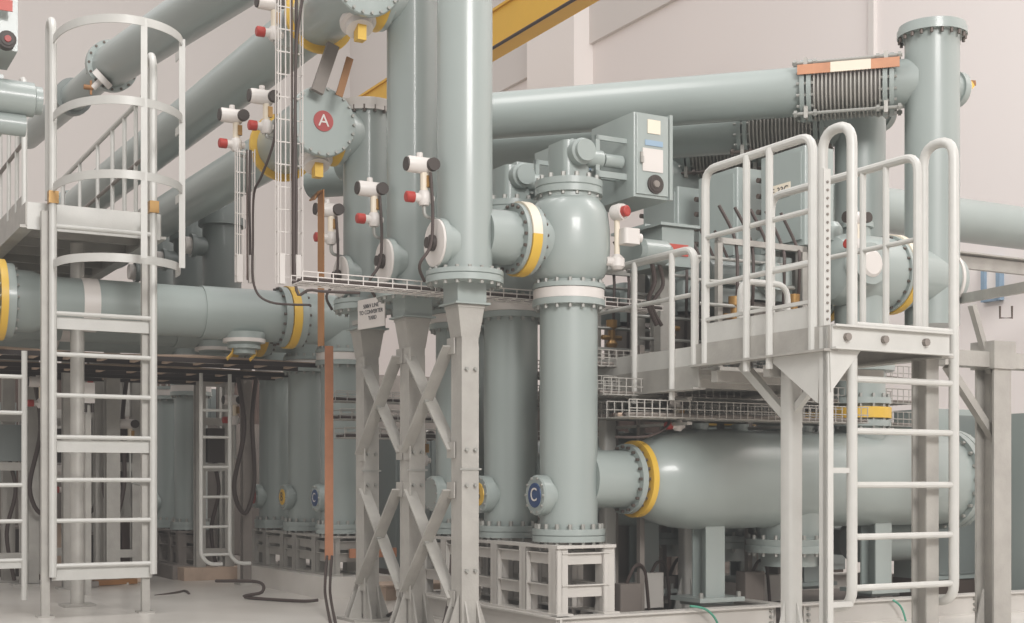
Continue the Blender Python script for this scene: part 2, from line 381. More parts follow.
    # bent flange at the nozzle from the disconnector
def column(p, zt, label):
    t = thing('steel_support', label, 'column', p, 'galvanised columns under the bus pipes')
    b = B(); b.hsec(p + Z * .02, zt - .2, .115, .15, .02, (U, V)); b.box(p + Z * (zt / 2 - .05) - U * .05, .012, .12, zt - .2); b.box(p - V * .068 + Z * (zt / 2 - .1), .118, .016, zt - .3)
    bs_ = b; b = B()
    w0, w1 = .062, .09
    lo = [p + U * i * w0 + V * j * .075 + Z * (zt - .2) for i, j in ((-1, -1), (1, -1), (1, 1), (-1, 1))]
    hi = [p + U * i * w1 + V * j * w1 + Z * (zt - .02) for i, j in ((-1, -1), (1, -1), (1, 1), (-1, 1))]
    b.add(lo + hi, [(0, 1, 5, 4), (1, 2, 6, 5), (2, 3, 7, 6), (3, 0, 4, 7), (0, 3, 2, 1), (4, 5, 6, 7)]); b.box(p + Z * (zt - .01), .19, .19, .02); part('capital', b, 'galv', t)
    b = B(); b.box(p + Z * .01, .34, .34, .02)
    for a, c in ((U, V), (-U, V), (V, U), (-V, U)):
        for s in (-.04, .04): b.prism([p + a * .06 + c * s + Z * .02, p + a * .16 + c * s + Z * .02, p + a * .062 + c * s + Z * .3], c * .012)
    part('base_plate', b, 'galv', t)
    b = bs_; b.mat(1)
    for z in (.45, .98, 1.2, 1.7):
        for s in (-.03, .03): b.cyl(p - V * .075 + U * s + Z * z, p - V * .1 + U * s + Z * z, .012, 6)
    b.box(p - V * .078 + Z * 1.08, .15, .01, .012)
    part('shaft', b, ['galv', 'bolt'], t)
clab = ['galvanised column under the thick upright pipe, nearest of the three', 'middle galvanised column of the braced row', 'galvanised column below the white notice board']
cpos = [L(-.76, 0, 0), L(-.76, PH, 0), L(-.76, PH * 2, 0)]
for k in range(3): column(cpos[k], 2.1, clab[k])
for k in range(2):
    a, c = cpos[k + 1] - V * .06, cpos[k] + V * .06
    who = ['between the nearest and middle columns', 'between the middle column and the one below the notice board'][k]
    for lo, hi, nm in ((.27, .95, 'lower'), (1.2, 1.85, 'upper')):
        t = thing('cross_brace', nm + ' galvanised cross brace ' + who, 'brace', a + Z * lo, 'cross braces of the columns')
        b = B(); b.bar(a + Z * lo - U * .08, c + Z * hi - U * .08, .012, .085, U); b.mat(1).cyl(a.lerp(c, .5) + Z * ((lo + hi) / 2) - U * .1, a.lerp(c, .5) + Z * ((lo + hi) / 2) - U * .07, .02, 6); part('rising_bar', b, ['galv', 'bolt'], t)
        b = B(); b.bar(a + Z * hi - U * .05, c + Z * lo - U * .05, .012, .085, U); part('falling_bar', b, ['galv', 'bolt'], t)
        for q, z in ((a, lo), (c, hi), (a, hi), (c, lo)):
            b = B(); b.box(q + Z * z - U * .066, .01, .1, .1); part('gusset', b, 'galv', t)
# notice board
wd = Vec((.63, -.776, 0)); nb = wd.cross(Z); nb = nb if nb.y < 0 else -nb
pc = R(371.5, 313, 1.16)
t = thing('notice_board', 'small white notice board with three lines of dark lettering above a column', 'sign', pc)
b = B(); b.box(pc, .34, .008, .205, (wd, nb, Z)); part('board', b, 'white', t)
for i, s in enumerate(('500kV LINE', 'TO CONVERTER', 'YARD')): words('lettering', s, pc + Z * (.05 - .042 * i) + nb * .004 - wd * (.0 if i < 2 else -.02), nb, .04, 'ink', t)
b = B(); b.bar(pc - Z * .04 - nb * .015, pc - Z * .04 - nb * .015 + V * .3 - U * .02, .03, .03); part('bracket', b, 'galv', t)
# ================================================================= GAS DENSITY MONITORS
def monitor(p, label, ax=U, s=1.0, drop=.33, grp='gas density monitors on the bus pipes'):
    t = thing('gas_density_monitor', label, 'gauge', p - Z * drop, grp)
    b = B(); b.lathe(p - ax * .085 * s, ax, [(0, .045 * s), (.012, .05 * s), (.15 * s, .05 * s), (.155 * s, .045 * s)], 18); b.cyl(p + Z * .04 * s, p + Z * .075 * s, .02 * s, 8); g = part('gauge_body', b, 'white', t)
    b = B(); b.lathe(p - ax * .085 * s, -ax, [(0, .044 * s), (.01, .042 * s)], 16); part('gauge_face', b, 'black', g, 'dark gauge face')
    b = B(); b.lathe(p + ax * .065 * s - V * .045 * s, -V, [(0, .042 * s), (.03 * s, .04 * s)], 16); part('cable_gland', b, 'black', g, 'dark round gland')
    q = p + ax * .03 * s
    b = B(); b.cyl(q - Z * .045 * s, q - Z * .16 * s, .024 * s, 10); part('neck', b, 'cream', t); 
    b = B(); b.box(q - Z * .1 * s - V * .02 + ax * .02, .03 * s, .03 * s, .07 * s, (ax, V, Z)); part('yellow_tag', b, 'brass', t)
    c = q - Z * .2 * s
    b = B(); b.lathe(c - Z * .045 * s, Z, [(0, .03 * s), (.02 * s, .042 * s), (.07 * s, .042 * s), (.09 * s, .03 * s)], 14); b.cyl(c, c - ax * .075 * s, .028 * s, 12); b.cyl(c, c + ax * .06 * s, .024 * s, 10); part('valve_body', b, 'white', t)
    b = B(); b.lathe(c - ax * .07 * s, -ax, [(0, .034 * s), (.05 * s, .034 * s), (.055 * s, .026 * s)], 14); part('red_cap', b, 'red', t, 'red valve cap')
    if drop > .25:
        b = B(); b.tube([c - Z * .04 * s, c - Z * (drop - .2 * s - .02), c - Z * (drop - .2 * s) + ax * .12], .012, .04); part('gas_pipe', b, 'bolt', t)
    return t
q0 = L(-1.07, 0, 2.944)
for k in range(3):
    monitor(q0 + V * PH * k, ['white gas density monitor with red cap beside the thick upright pipe', 'white gas density monitor with red cap beside the middle upright pipe', 'white gas density monitor below the red A disc, next to the copper strip'][k])
monitor(P(262, 97, 9.6), 'gas density monitor with yellow tag, upper one beside the tall wire cable riser', s=1.05, drop=.3)
monitor(P(232, 116, 10.0), 'gas density monitor left of the tall cable riser, just above the shorter riser', s=1.05, drop=.3)
monitor(P(270, 3, 9.4), 'gas density monitor cut by the top edge beside the tall cable riser', s=1.05, drop=.3)
q = P(620, 212, 8.72); t = thing('gas_density_monitor', 'white gas density monitor with red cap on the disconnector bulb flank', 'gauge', P(617, 266, 8.76), 'gas density monitors on the bus pipes')
dd = (-V + U * .3).normalized()
b = B(); b.lathe(q, dd, [(-.05, .05), (.0, .055), (.03, .05)], 20); hd = part('valve_head', b, 'white', t)
b = B(); b.lathe(q, dd, [(.03, .036), (.06, .036), (.065, .028)], 16); part('red_cap', b, 'red', hd, 'red valve cap')
g = P(629, 237, 8.74)
b = B(); b.rbox(-.06, .06, -.05, .05, -.05, .05, g, .02); b.cyl(g + U * .06, g + U * .09, .03, 12); part('gauge_body', b, 'white', t)
b = B(); b.cyl(P(617, 218, 8.74), P(617, 258, 8.76), .018, 10); part('neck', b, 'cream', t)
b = B(); e = P(617, 262, 8.76); b.lathe(e - Z * .05, Z, [(0, .03), (.02, .05), (.07, .05), (.1, .02)], 16); b.cyl(e, e - U * .09, .03, 10); part('valve_body', b, 'white', t)
# ================================================================= UPPER TEES AND DIAGONAL BUSES
def tee(p, zc, label, disc, mtop):
    q = p + Z * zc; t = thing('tee_housing', label, 'tee housing', q, 'tee housings under the diagonal buses')
    b = B(); b.lathe(q, V, [(-.22, .2), (-.1, .215), (.2, .215), (.34, .2), (.66, .2)], 36); b.lathe(q, U, [(.05, .19), (.26, .19), (.34, .16), (.44, .12)], 32); part('housing', b, 'teal', t)
    b = B(); b.lathe(q - V * .22, -V, [(0, .2), (0, .243), (.03, .243), (.04, .236), (.045, 0)], 48); b.mat(1).bolts(q - V * .25, -V, .226, 22, .011, .03); cv = part('cover', b, ['teal', 'bolt'], t)
    if disc:
        b = B(); b.lathe(q - V * .265, -V, [(0, .072), (.006, .072)], 28); pl = part('phase_plate', b, 'reddisc', cv, 'red round plate with a white letter A'); words('letter', 'A', q - V * .272, -V, .12, 'white', pl)
    b = B(); b.lathe(q, U, [(.12, .19), (.12, .235), (.2, .235), (.2, .19)], 40); rg = part('side_ring', b, 'yellow', t, 'yellow ring towards the bus pipe')
    b = B(); b.lathe(q, U, [(.08, .19), (.08, .225), (.115, .225), (.115, .19)], 36); b.lathe(q, U, [(.205, .19), (.205, .225), (.24, .225), (.24, .19)], 36); b.mat(1).bolts(q + U * .07, U, .21, 16, .01, .18); part('side_flange', b, ['teal', 'bolt'], t)
    b = B(); b.lathe(q, V, [(.57, .19), (.57, .25), (.605, .25), (.605, .19)], 44); part('rear_ring', b, 'yellow', t, 'yellow ring towards the diagonal bus')
    n = (-Z - V * .5).normalized(); s0 = q + U * .02 - Z * .1
    b = B(); b.lathe(s0, n, [(0, .1), (.12, .1), (.12, .12), (.15, .12), (.155, .09), (.2, .09)], 24); sw = part('earthing_switch', b, ['white'], t, 'white ringed earthing switch')
    b = B(); b.box(s0 + n * .22, .06, .07, .12); part('handle', b, 'yellow', sw, 'yellow handle')
    return t
tee(L(-1.2, PH * 2, 0), 3.5, 'tee housing with bolted cover and red A plate beside the cable riser', True, 3.7)
tee(L(-1.2, PH, 0), 4.24, 'upper tee housing with yellow rings, cut by the top edge above the A disc', False, 5)
def diagbus(p0, p1, r, label, far=True, flange_at=()):
    d = (p1 - p0); l = d.length; t = thing('diagonal_bus', label, 'pipe', p0, 'diagonal overhead bus pipes')
    b = B(); b.lathe(p0, d, [(0, r), (l, r)], 36); part('pipe', b, 'teal', t)
    for f in flange_at:
        b = B(); b.lathe(p0 + d.normalized() * f, d, [(-.04, r), (-.04, r + .05), (.04, r + .05), (.04, r)], 36); b.mat(1).bolts(p0 + d.normalized() * (f - .06), d, r + .03, 16, .012, .12); part('flange', b, ['teal', 'boltdark'], t)
    if far:
        b = B(); b.lathe(p1, d, [(-.02, r), (-.02, r + .05), (.06, r + .05), (.06, 0)], 36); b.mat(1).bolts(p1 - d.normalized() * .03, d, r + .03, 16, .014, .12); part('end_flange', b, ['teal', 'boltdark'], t)
    return t
diagbus(L(-1.2, PH * 2 + .3, 3.5), P(113, 247, 14.2), .178, 'lowest diagonal bus pipe, joining the A tee housing', True)
diagbus(L(-1.2, PH + .3, 4.24), P(72, 212, 15.0), .19, 'middle diagonal bus pipe crossing behind the tall cable riser', True)
tb = diagbus(P(262, -34, 10.2), P(112, 66, 13.6), .205, 'uppermost diagonal bus pipe with a bolted flange behind the ladder cage', True)
b = B(); b.lathe(P(110, 67, 13.65), P(30, 135, 16.6) - P(110, 67, 13.65), [(0, .15), (3.6, .15)], 28); part('far_section', b, 'teal', tb)
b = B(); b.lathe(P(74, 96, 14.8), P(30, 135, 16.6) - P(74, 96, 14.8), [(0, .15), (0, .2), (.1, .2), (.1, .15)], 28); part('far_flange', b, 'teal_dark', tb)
# end valve on the uppermost bus
pv = P(93, 88, 13.4)
t = thing('drain_valve', 'small brown drain valve on the end of the uppermost diagonal bus', 'valve', pv)
b = B(); b.lathe(pv, (P(112, 70, 13.4) - pv), [(0, .03), (.1, .03), (.1, .11), (.16, .11)], 14); part('body', b, 'white', t)
b = B(); b.lathe(pv, -U, [(0, .025), (.09, .025)], 10); b.box(pv - U * .02, .02, .02, .14); part('handwheel', b, 'brown', t)
# strips hanging between the tees
b = B(); b.bar(R(350, 58, 1.1), R(339, 96, 1.1), .05, .012, V); single('brown_strip', b, 'brown', 'short brown earthing strip hanging above the red A disc', 'strip')
b = B(); b.bar(R(333, 45, 1.2), R(317, 92, 1.2), .085, .04, V); single('hanger_bar', b, 'galv_dark', 'grey slanted hanger bar above the red A disc, left of the brown strip', 'bar')
b = B(); b.sweep([P(312, 200, 9.3), P(321, 190, 9.35), P(321, 240, 9.35), P(321, 346, 9.35)], [(-.034, -.005), (.034, -.005), (.034, .005), (-.034, .005)]); single('copper_strip', b, 'brown', 'upper copper earthing strip falling from below the A disc', 'strip')
b = B(); b.bar(P(329, 346, 10.6), P(329, 560, 10.6), .068, .01, V); single('copper_strip', b, 'copper', 'lower copper earthing strip down to the rear stand', 'strip')
b = B(); b.lbox(-.04, .4, -.3, -.27, .34, .42, O2); single('copper_strip', b, 'copper', 'short horizontal copper strip across the rear stand', 'strip')
# ================================================================= CABLE RISERS AND TRAYS
def basket_up(px, y0, y1, d, w, dep, label, n=5):
    p0, p1 = P(px, y1, d), P(px, y0, d); h = p1.z - p0.z
    t = thing('cable_riser', label, 'cable riser', p0)
    b = B(); r = .0045
    for i in range(n): b.cyl(p0 + U * (w * (i / (n - 1) - .5)), p0 + U * (w * (i / (n - 1) - .5)) + Z * h, r, 5)
    for s in (-.5, .5):
        b.cyl(p0 + U * w * s - V * dep, p0 + U * w * s - V * dep + Z * h, r, 5)
    z = .05
    while z < h:
        c = p0 + Z * z
        b.tube([c - U * w / 2 - V * dep, c - U * w / 2, c + U * w / 2, c + U * w / 2 - V * dep], r, n=5); z += .15
    part('wire_basket', b, 'white', t)
    for s in (-.32, .35):
        b = B(); b.box(p0 + U * w * s + Z * .1 - V * dep * .5, .035, .04, .2); part('foot_clamp', b, 'white', t)
    b = B(); b.tube(smooth_pts([p0 + U * w * .28 + Z * .0 - V * .02, p0 + U * w * .3 + Z * h * .3 - V * .02, p0 + U * w * .26 + Z * h * .6 - V * .02, p0 + U * w * .32 + Z * h - V * .02]), .01); part('cable', b, 'cable', t)
    b = B(); b.tube([p0 + U * w * .14 + Z * .02 - V * .02, p0 + U * w * .12 + Z * h - V * .02], .006, n=6); part('cable', b, 'brown_dark', t)
    return t
basket_up(288, -25, 285, 9.0, .17, .05, 'tall wire basket cable riser passing left of the red A disc', 6)
basket_up(244, 150, 283, 9.8, .13, .05, 'shorter wire basket cable riser left of the tall one', 5)
b = B(); b.tube(smooth_pts([P(276, 100, 9.4), P(274, 140, 9.4), P(262, 175, 9.5), P(254, 194, 9.7), P(253, 240, 9.75), P(254, 285, 9.75), P(270, 302, 9.7), P(310, 305, 9.6)]), .009); single('signal_cable', b, 'cable', 'black cable curving from a monitor into the shorter riser', 'cable')
b = B(); b.tube(smooth_pts([P(304, -10, 9.0), P(297, 40, 8.95), P(295, 120, 8.95), P(295, 280, 8.95), P(312, 290, 8.95), P(360, 293, 8.9)]), .01); single('signal_cable', b, 'cable', 'black cable running down the tall riser from the top edge', 'cable')
CCOL = ['cable', 'brown_dark', 'shade', 'timber', 'cable', 'galv_dark', 'brown_dark', 'shade']
def wire_tray(p0, p1, w, h, label, cables=2, step=.1, n=4, mat='white', cc='cable'):
    d = (p1 - p0); l = d.length; d.normalize(); x = d.cross(Z).normalized()
    t = thing('wire_tray', label, 'cable tray', p0, 'wire basket cable trays')
    b = B(); r = .004
    for i in range(n): b.cyl(p0 + x * w * (i / (n - 1) - .5), p0 + x * w * (i / (n - 1) - .5) + d * l, r, 5)
    for s in (-.5, .5):
        for hh in (.5, 1): b.cyl(p0 + x * w * s + Z * h * hh, p0 + x * w * s + Z * h * hh + d * l, r, 5)
    k = 0
    while k < l:
        c = p0 + d * k
        b.tube([c - x * w / 2 + Z * h, c - x * w / 2, c + x * w / 2, c + x * w / 2 + Z * h], r, n=5); k += step
    part('wire_mesh', b, mat, t)
    for i in range(cables):
        b = B(); o = x * w * (-.35 + .7 * i / max(1, cables - 1))
        b.tube([p0 + o + d * (l * j / 12) + Z * (.014 + .008 * random.random()) + x * .02 * random.uniform(-1, 1) for j in range(13)], .013, n=6); part('cable', b, cc if cables < 4 else CCOL[i % 8], t)
    return t
wire_tray(R(297, 283, .42), R(655, 312, .42), .2, .06, 'long wire tray of dark cables crossing behind the thick upright pipe', 3)
for k in range(3):
    q = q0 + V * PH * k
    b = B(); b.tube(smooth_pts([q + U * .05 - Z * .05 - V * .05, q + U * .06 - Z * .3 - V * .06, q + U * .04 - Z * .5 - V * .07, q - Z * .62 - U * .02 - V * .04, q + U * .06 - Z * .7 + V * .06]), .01); single('gauge_cable', b, 'cable', ['black cable hanging from the monitor beside the thick upright pipe', 'black cable hanging from the monitor beside the middle upright pipe', 'black cable hanging from the monitor below the A disc'][k], 'cable', 'cables hanging from the monitors')
# ================================================================= LEFT LEVEL BUS (rear bay)
def levelbus(v, label, full):
    KS = 1.06; zc = 2.43; p = L(-.106, v, zc, O2); t = thing('level_bus', label, 'pipe', p, 'horizontal bus pipes of the rear bay'); d = -U
    b = B(); b.lathe(p, d, [(x * KS, y * KS) for x, y in [(-.3, 0), (-.3, .19), (-.24, .2), (.02, .21), (.25, .21), (1.1, .21)]], 40); part('pipe', b, 'teal', t)
    b = B(); b.lathe(p, d, [(x * KS, y * KS) for x, y in [(1.1, .205), (1.1, .2), (1.62, .2), (2.3, .2), (2.38, .23), (2.51, .23)]], 40); part('left_pipe', b, 'teal', t)
    b = B(); b.lathe(p, d, [(x * KS, y * KS) for x, y in [(.33, .21), (.33, .255), (.4, .255), (.4, .21)]], 44); part('yellow_ring', b, 'yellow', t, 'yellow ring near the copper strip')
    b = B(); b.lathe(p, d, [(x * KS, y * KS) for x, y in [(.27, .21), (.27, .245), (.325, .245), (.325, .21)]], 44); b.lathe(p, d, [(x * KS, y * KS) for x, y in [(.405, .21), (.405, .245), (.46, .245), (.46, .21)]], 44); b.mat(1).bolts(p + d * (.25 * KS), d, .23 * KS, 18, .012, .23 * KS); part('flange', b, ['teal', 'boltdark'], t)
    b = B(); b.lathe(p, d, [(x * KS, y * KS) for x, y in [(1.91, .2), (1.91, .206), (2.03, .206), (2.03, .2)]], 36); part('label_band', b, 'white', t, 'white clamp band')
    b = B(); b.lathe(p, d, [(x * KS, y * KS) for x, y in [(2.52, .2), (2.52, .275), (2.58, .275), (2.58, .2)]], 44); b.lathe(p, d, [(x * KS, y * KS) for x, y in [(2.63, .2), (2.63, .275), (2.6, .275), (2.6, .2)]], 40); b.mat(1).bolts(p + d * (2.50 * KS), d, .255 * KS, 18, .012, .2 * KS); part('left_flange', b, ['teal', 'bolt'], t)
    b = B(); b.lathe(p, d, [(x * KS, y * KS) for x, y in [(2.58, .2), (2.58, .3), (2.63, .3), (2.63, .2)]], 44); part('left_ring', b, 'yellow', t, 'yellow ring at the left end')
    b = B(); b.lathe(p, d, [(x * KS, y * KS) for x, y in [(2.58, .2), (3.6, .2)]], 36); part('far_pipe', b, 'teal', t)
    b = B(); b.lathe(p + U * .1, -Z, [(x * KS, y * KS) for x, y in [(.1, .19), (.3, .175)]], 32); part('down_neck', b, 'teal', t)
    s = p + d * .8 - Z * .16 - V * .05
    b = B(); b.lathe(s, -Z, [(x * KS, y * KS) for x, y in [(0, .17), (.06, .16), (.1, .12), (.1, .13), (.13, .13), (.13, .09), (.17, .09)]], 28); sw = part('earthing_switch', b, 'teal', t)
    b = B(); b.lathe(s, -Z, [(.055, .12), (.055, .182), (.085, .178), (.085, .12)], 28); part('white_rim', b, 'white', sw, 'white rim of the earthing switch')
    for k in (-1, 1):
        b = B(); b.sweep(smooth_pts([s - Z * .1 + U * k * .1, s - Z * .17 + U * (k * .1 + .0), s - Z * .23 + U * (k * .1 - .05)]), [(-.02, -.006), (.02, -.006), (.02, .006), (-.02, .006)]); part('handle', b, 'yellow', sw, 'yellow handle')
    return t
lb = levelbus(0, 'long horizontal bus pipe with yellow rings behind the caged ladder', True)
dup(lb, V * .85, 'second horizontal bus pipe, in shadow just behind the ringed one')
dup(lb, V * 1.7, 'third horizontal bus pipe, mostly hidden behind the other two')
# dark upright pipes standing on those buses
for k in range(3):
    p = Vec(P([222, 192, 163][k], 300, [12.7, 13.5, 14.3][k])); p.z = 0
    t = thing('riser_pipe', ['dark upright pipe rising from the level bus under the lowest diagonal', 'second dark upright pipe left of the shorter cable riser', 'third dark upright pipe showing behind the ladder cage'][k], 'pipe', p + Z * 2.4, 'dark upright pipes of the rear bay')
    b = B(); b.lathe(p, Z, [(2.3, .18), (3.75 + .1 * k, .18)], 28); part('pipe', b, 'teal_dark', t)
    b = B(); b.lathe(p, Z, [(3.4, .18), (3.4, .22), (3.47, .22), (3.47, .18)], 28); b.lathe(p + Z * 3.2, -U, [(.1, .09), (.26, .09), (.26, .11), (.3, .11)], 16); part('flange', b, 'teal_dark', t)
    b = B(); b.lathe(p + Z * 3.2, -U, [(.3, .08), (.36, .08)], 16); part('cap', b, 'white', t)
# ladder type cable trays below the level buses
def ladder_tray(v, z, u0, u1, w, label, o=O2, mat='deepbrown'):
    t = thing('ladder_tray', label, 'cable tray', L(u0, v, z, o), 'ladder cable trays under the level buses')
    for s in (0, w):
        b = B(); b.lbox(u0, u1, v + s - .006, v + s + .006, z, z + .035, o); b.lbox(u0, u1, v + s - .015, v + s + .015, z - .004, z, o); part('side_rail', b, mat, t)
    b = B(); u = u0 + .1
    while u < u1: b.lbox(u - .02, u + .02, v, v + w, z + .01, z + .03, o); u += .28
    part('rungs', b, 'timber', t)
    for i in range(4):
        b = B(); b.tube([L(u0 + (u1 - u0) * j / 10, v + w * (.2 + .2 * i) + .02 * math.sin(j * 2 + i), z + .045 + .01 * math.cos(j + i), o) for j in range(11)], .016, n=6); part('cable', b, ['timber', 'brown_dark', 'timber', 'galv'][i], t)
ladder_tray(.24, 2.03, -2.9, .0, .45, 'brown ladder tray of cables directly under the ringed horizontal bus')
ladder_tray(1.05, 2.0, -3.3, -.1, .45, 'lower ladder tray of cables behind the first one')
ladder_tray(1.95, 2.0, -3.6, -.2, .5, 'third ladder tray of cables deep behind the ladder')
# ================================================================= LEFT CAGED LADDER AND PLATFORM
A0 = P(53, 482, 9.92); A0.z = 0
LW = .735
def LA(u, v, z): return L(u, v, z, A0)
t = thing('caged_ladder', 'tall galvanised ladder with safety cage standing on the floor', 'ladder', A0)
for u, zt in ((0, 4.35), (LW, 4.20)):
    b = B(); b.tube([LA(u, 0, .3), LA(u, 0, zt), LA(u, .06, zt + .07), LA(u, .16, zt + .05), LA(u, .17, zt - .1), LA(u, .17, 3.1)], .028, .06, 10); part('stile', b, 'rail', t)
    b = B(); b.lbox(u - .07, u - .012, .06, .11, 0, 3.0, A0); b.lbox(u - .1, u + .02, .04, .17, 0, .012, A0)
    part('post', b, 'galv', t)
    b = B(); b.box(LA(u, 0, 3.09), .07, .07, .09); part('yellow_clip', b, 'brass', t, 'yellow clip on the stile')
zs = [3.02, 2.36 + .33, 2.03 + .03, 1.72, 1.4, 1.06, .75]
for y in (226, 313, 354, 395, 437, 480, 521, 566):
    z = EYE + (HOR - y) / FPX * 9.92
    b = B(); b.cyl(LA(0, 0, z), LA(LW, 0, z), .017, 10)
    if y in (437, 566, 313): b.lbox(0, LW, .03, .05, z - .11, z - .02, A0)
    part('rung', b, 'rail', t)
def hoop(z, flat=1.0):
    pts = []
    for i in range(25):
        a = math.pi * i / 24
        pts.append(LA(LW / 2 + .06 - (LW / 2 + .06) * math.cos(a) * (1.12 if i > 12 else 1) , -.72 * flat * math.sin(a) ** .8 if 0 < i < 24 else 0, z))
    return pts
for z, fl in ((4.25, 1), (3.68, 1), (3.16, 1), (2.6, .75)):
    b = B(); b.sweep(hoop(z, fl), [(-.004, -.03), (.004, -.03), (.004, .03), (-.004, .03)], True); part('cage_hoop', b, 'rail', t)
for i, z0 in ((13, 2.58), (20, 2.58)):
    p = hoop(0)[i]
    b = B(); b.box(p + Z * ((z0 + 4.27) / 2), .045, .006, 4.27 - z0); part('cage_strap', b, 'rail', t)
# platform behind that ladder
t = thing('left_platform', 'overhead service platform with handrails behind the caged ladder', 'platform', LA(0, .2, 0))
t.name = 'service_platform'; ROOT[t.name] = LA(0, .2, 0)
b = B(); b.lbox(-.15, LW + .1, .2, 4.0, 3.02, 3.05, A0)
for v in [.4 + .45 * i for i in range(8)]: b.lbox(-.15, LW + .1, v, v + .04, 2.94, 3.02, A0)
part('deck', b, 'galv', t)
for u in (-.15, LW + .1):
    b = B(); b.lbox(u - .01, u + .01, .2, 4.0, 2.90, 3.08, A0); b.lbox(u - .05, u + .05, .2, 4, 2.89, 2.91, A0); part('edge_channel', b, 'galv', t)
b = B(); b.lbox(-.15, LW + .1, .19, .21, 2.88, 3.08, A0); part('front_channel', b, 'rail', t)
for u in (-.12, LW + .07):
    b = B(); b.tube([LA(u, .5, 3.07), LA(u, .5, 4.09), LA(u, 3.95, 4.09), LA(u, 3.95, 3.07)], .022, .1, 8); part('handrail', b, 'rail', t)
    b = B(); b.cyl(LA(u, .5, 3.60), LA(u, 3.95, 3.60), .016, 8); part('midrail', b, 'galv_dark', t)
    for v in (.85, 1.25, 1.7, 2.3, 3.1):
        b = B(); b.cyl(LA(u, v, 3.07), LA(u, v, 4.09), .018, 8); part('baluster', b, 'rail', t)
    b = B(); b.lbox(u - .006, u + .006, .5, 3.95, 3.08, 3.20, A0); part('toe_board', b, 'galv', t)
for u, v in ((.35, .9), (.35, 3.4)):
    b = B(); b.cyl(LA(u, v, 0), LA(u, v, 2.92), .055, 14); b.box(LA(u, v, .01), .25, .25, .02); part('support_post', b, 'galv', t)
# lower ladder cut by the left edge
t = thing('side_ladder', 'ladder cut by the left edge of the picture, beside the caged one', 'ladder', LA(-.9, .35, 0))
for u in (-.72, -.12):
    b = B(); b.cyl(LA(u, .5, .1), LA(u, .5, 2.0), .022, 10); part('stile', b, 'rail', t)
for y in (380, 415, 485, 520, 558):
    z = EYE + (HOR - y) / FPX * 10.6
    b = B(); b.cyl(LA(-.72, .5, z), LA(-.12, .5, z), .016, 8)
    if y == 558: b.lbox(-.72, -.12, .5, .52, z - .06, z, A0)
    part('rung', b, 'rail', t)
# cabinet top left
pc = P(-14, 62, 8.7)
t = thing('drive_box', 'grey-green drive box with red plate and dark dial at the upper left edge', 'drive box', pc)
b = B(); b.box(pc + Z * .28 - U * .03, .38, .45, .5); bx = part('housing', b, 'teal', t)
b = B(); b.box(P(5, 5, 8.45), .09, .01, .07); part('red_plate', b, 'redplate', t, 'red plate')
fp = P(7, 40, 8.47)
b = B(); b.lathe(fp, -V, [(-.05, .055), (.02, .055), (.022, .04), (.03, .04)], 20); b.mat(1).lathe(fp - V * .03, -V, [(0, .022), (.01, .02)], 12); part('dial', b, ['black', 'reddisc'], t)
b = B(); b.lbox(-.3, .1, -.05, .35, -.45, -.08, pc); b.lathe(P(-8, 95, 8.6), U, [(0, .11), (.25, .11), (.26, .09), (.3, .09)], 20); b.lathe(P(-8, 122, 8.6), U, [(0, .07), (.2, .07)], 16); part('gearbox', b, 'teal', t)
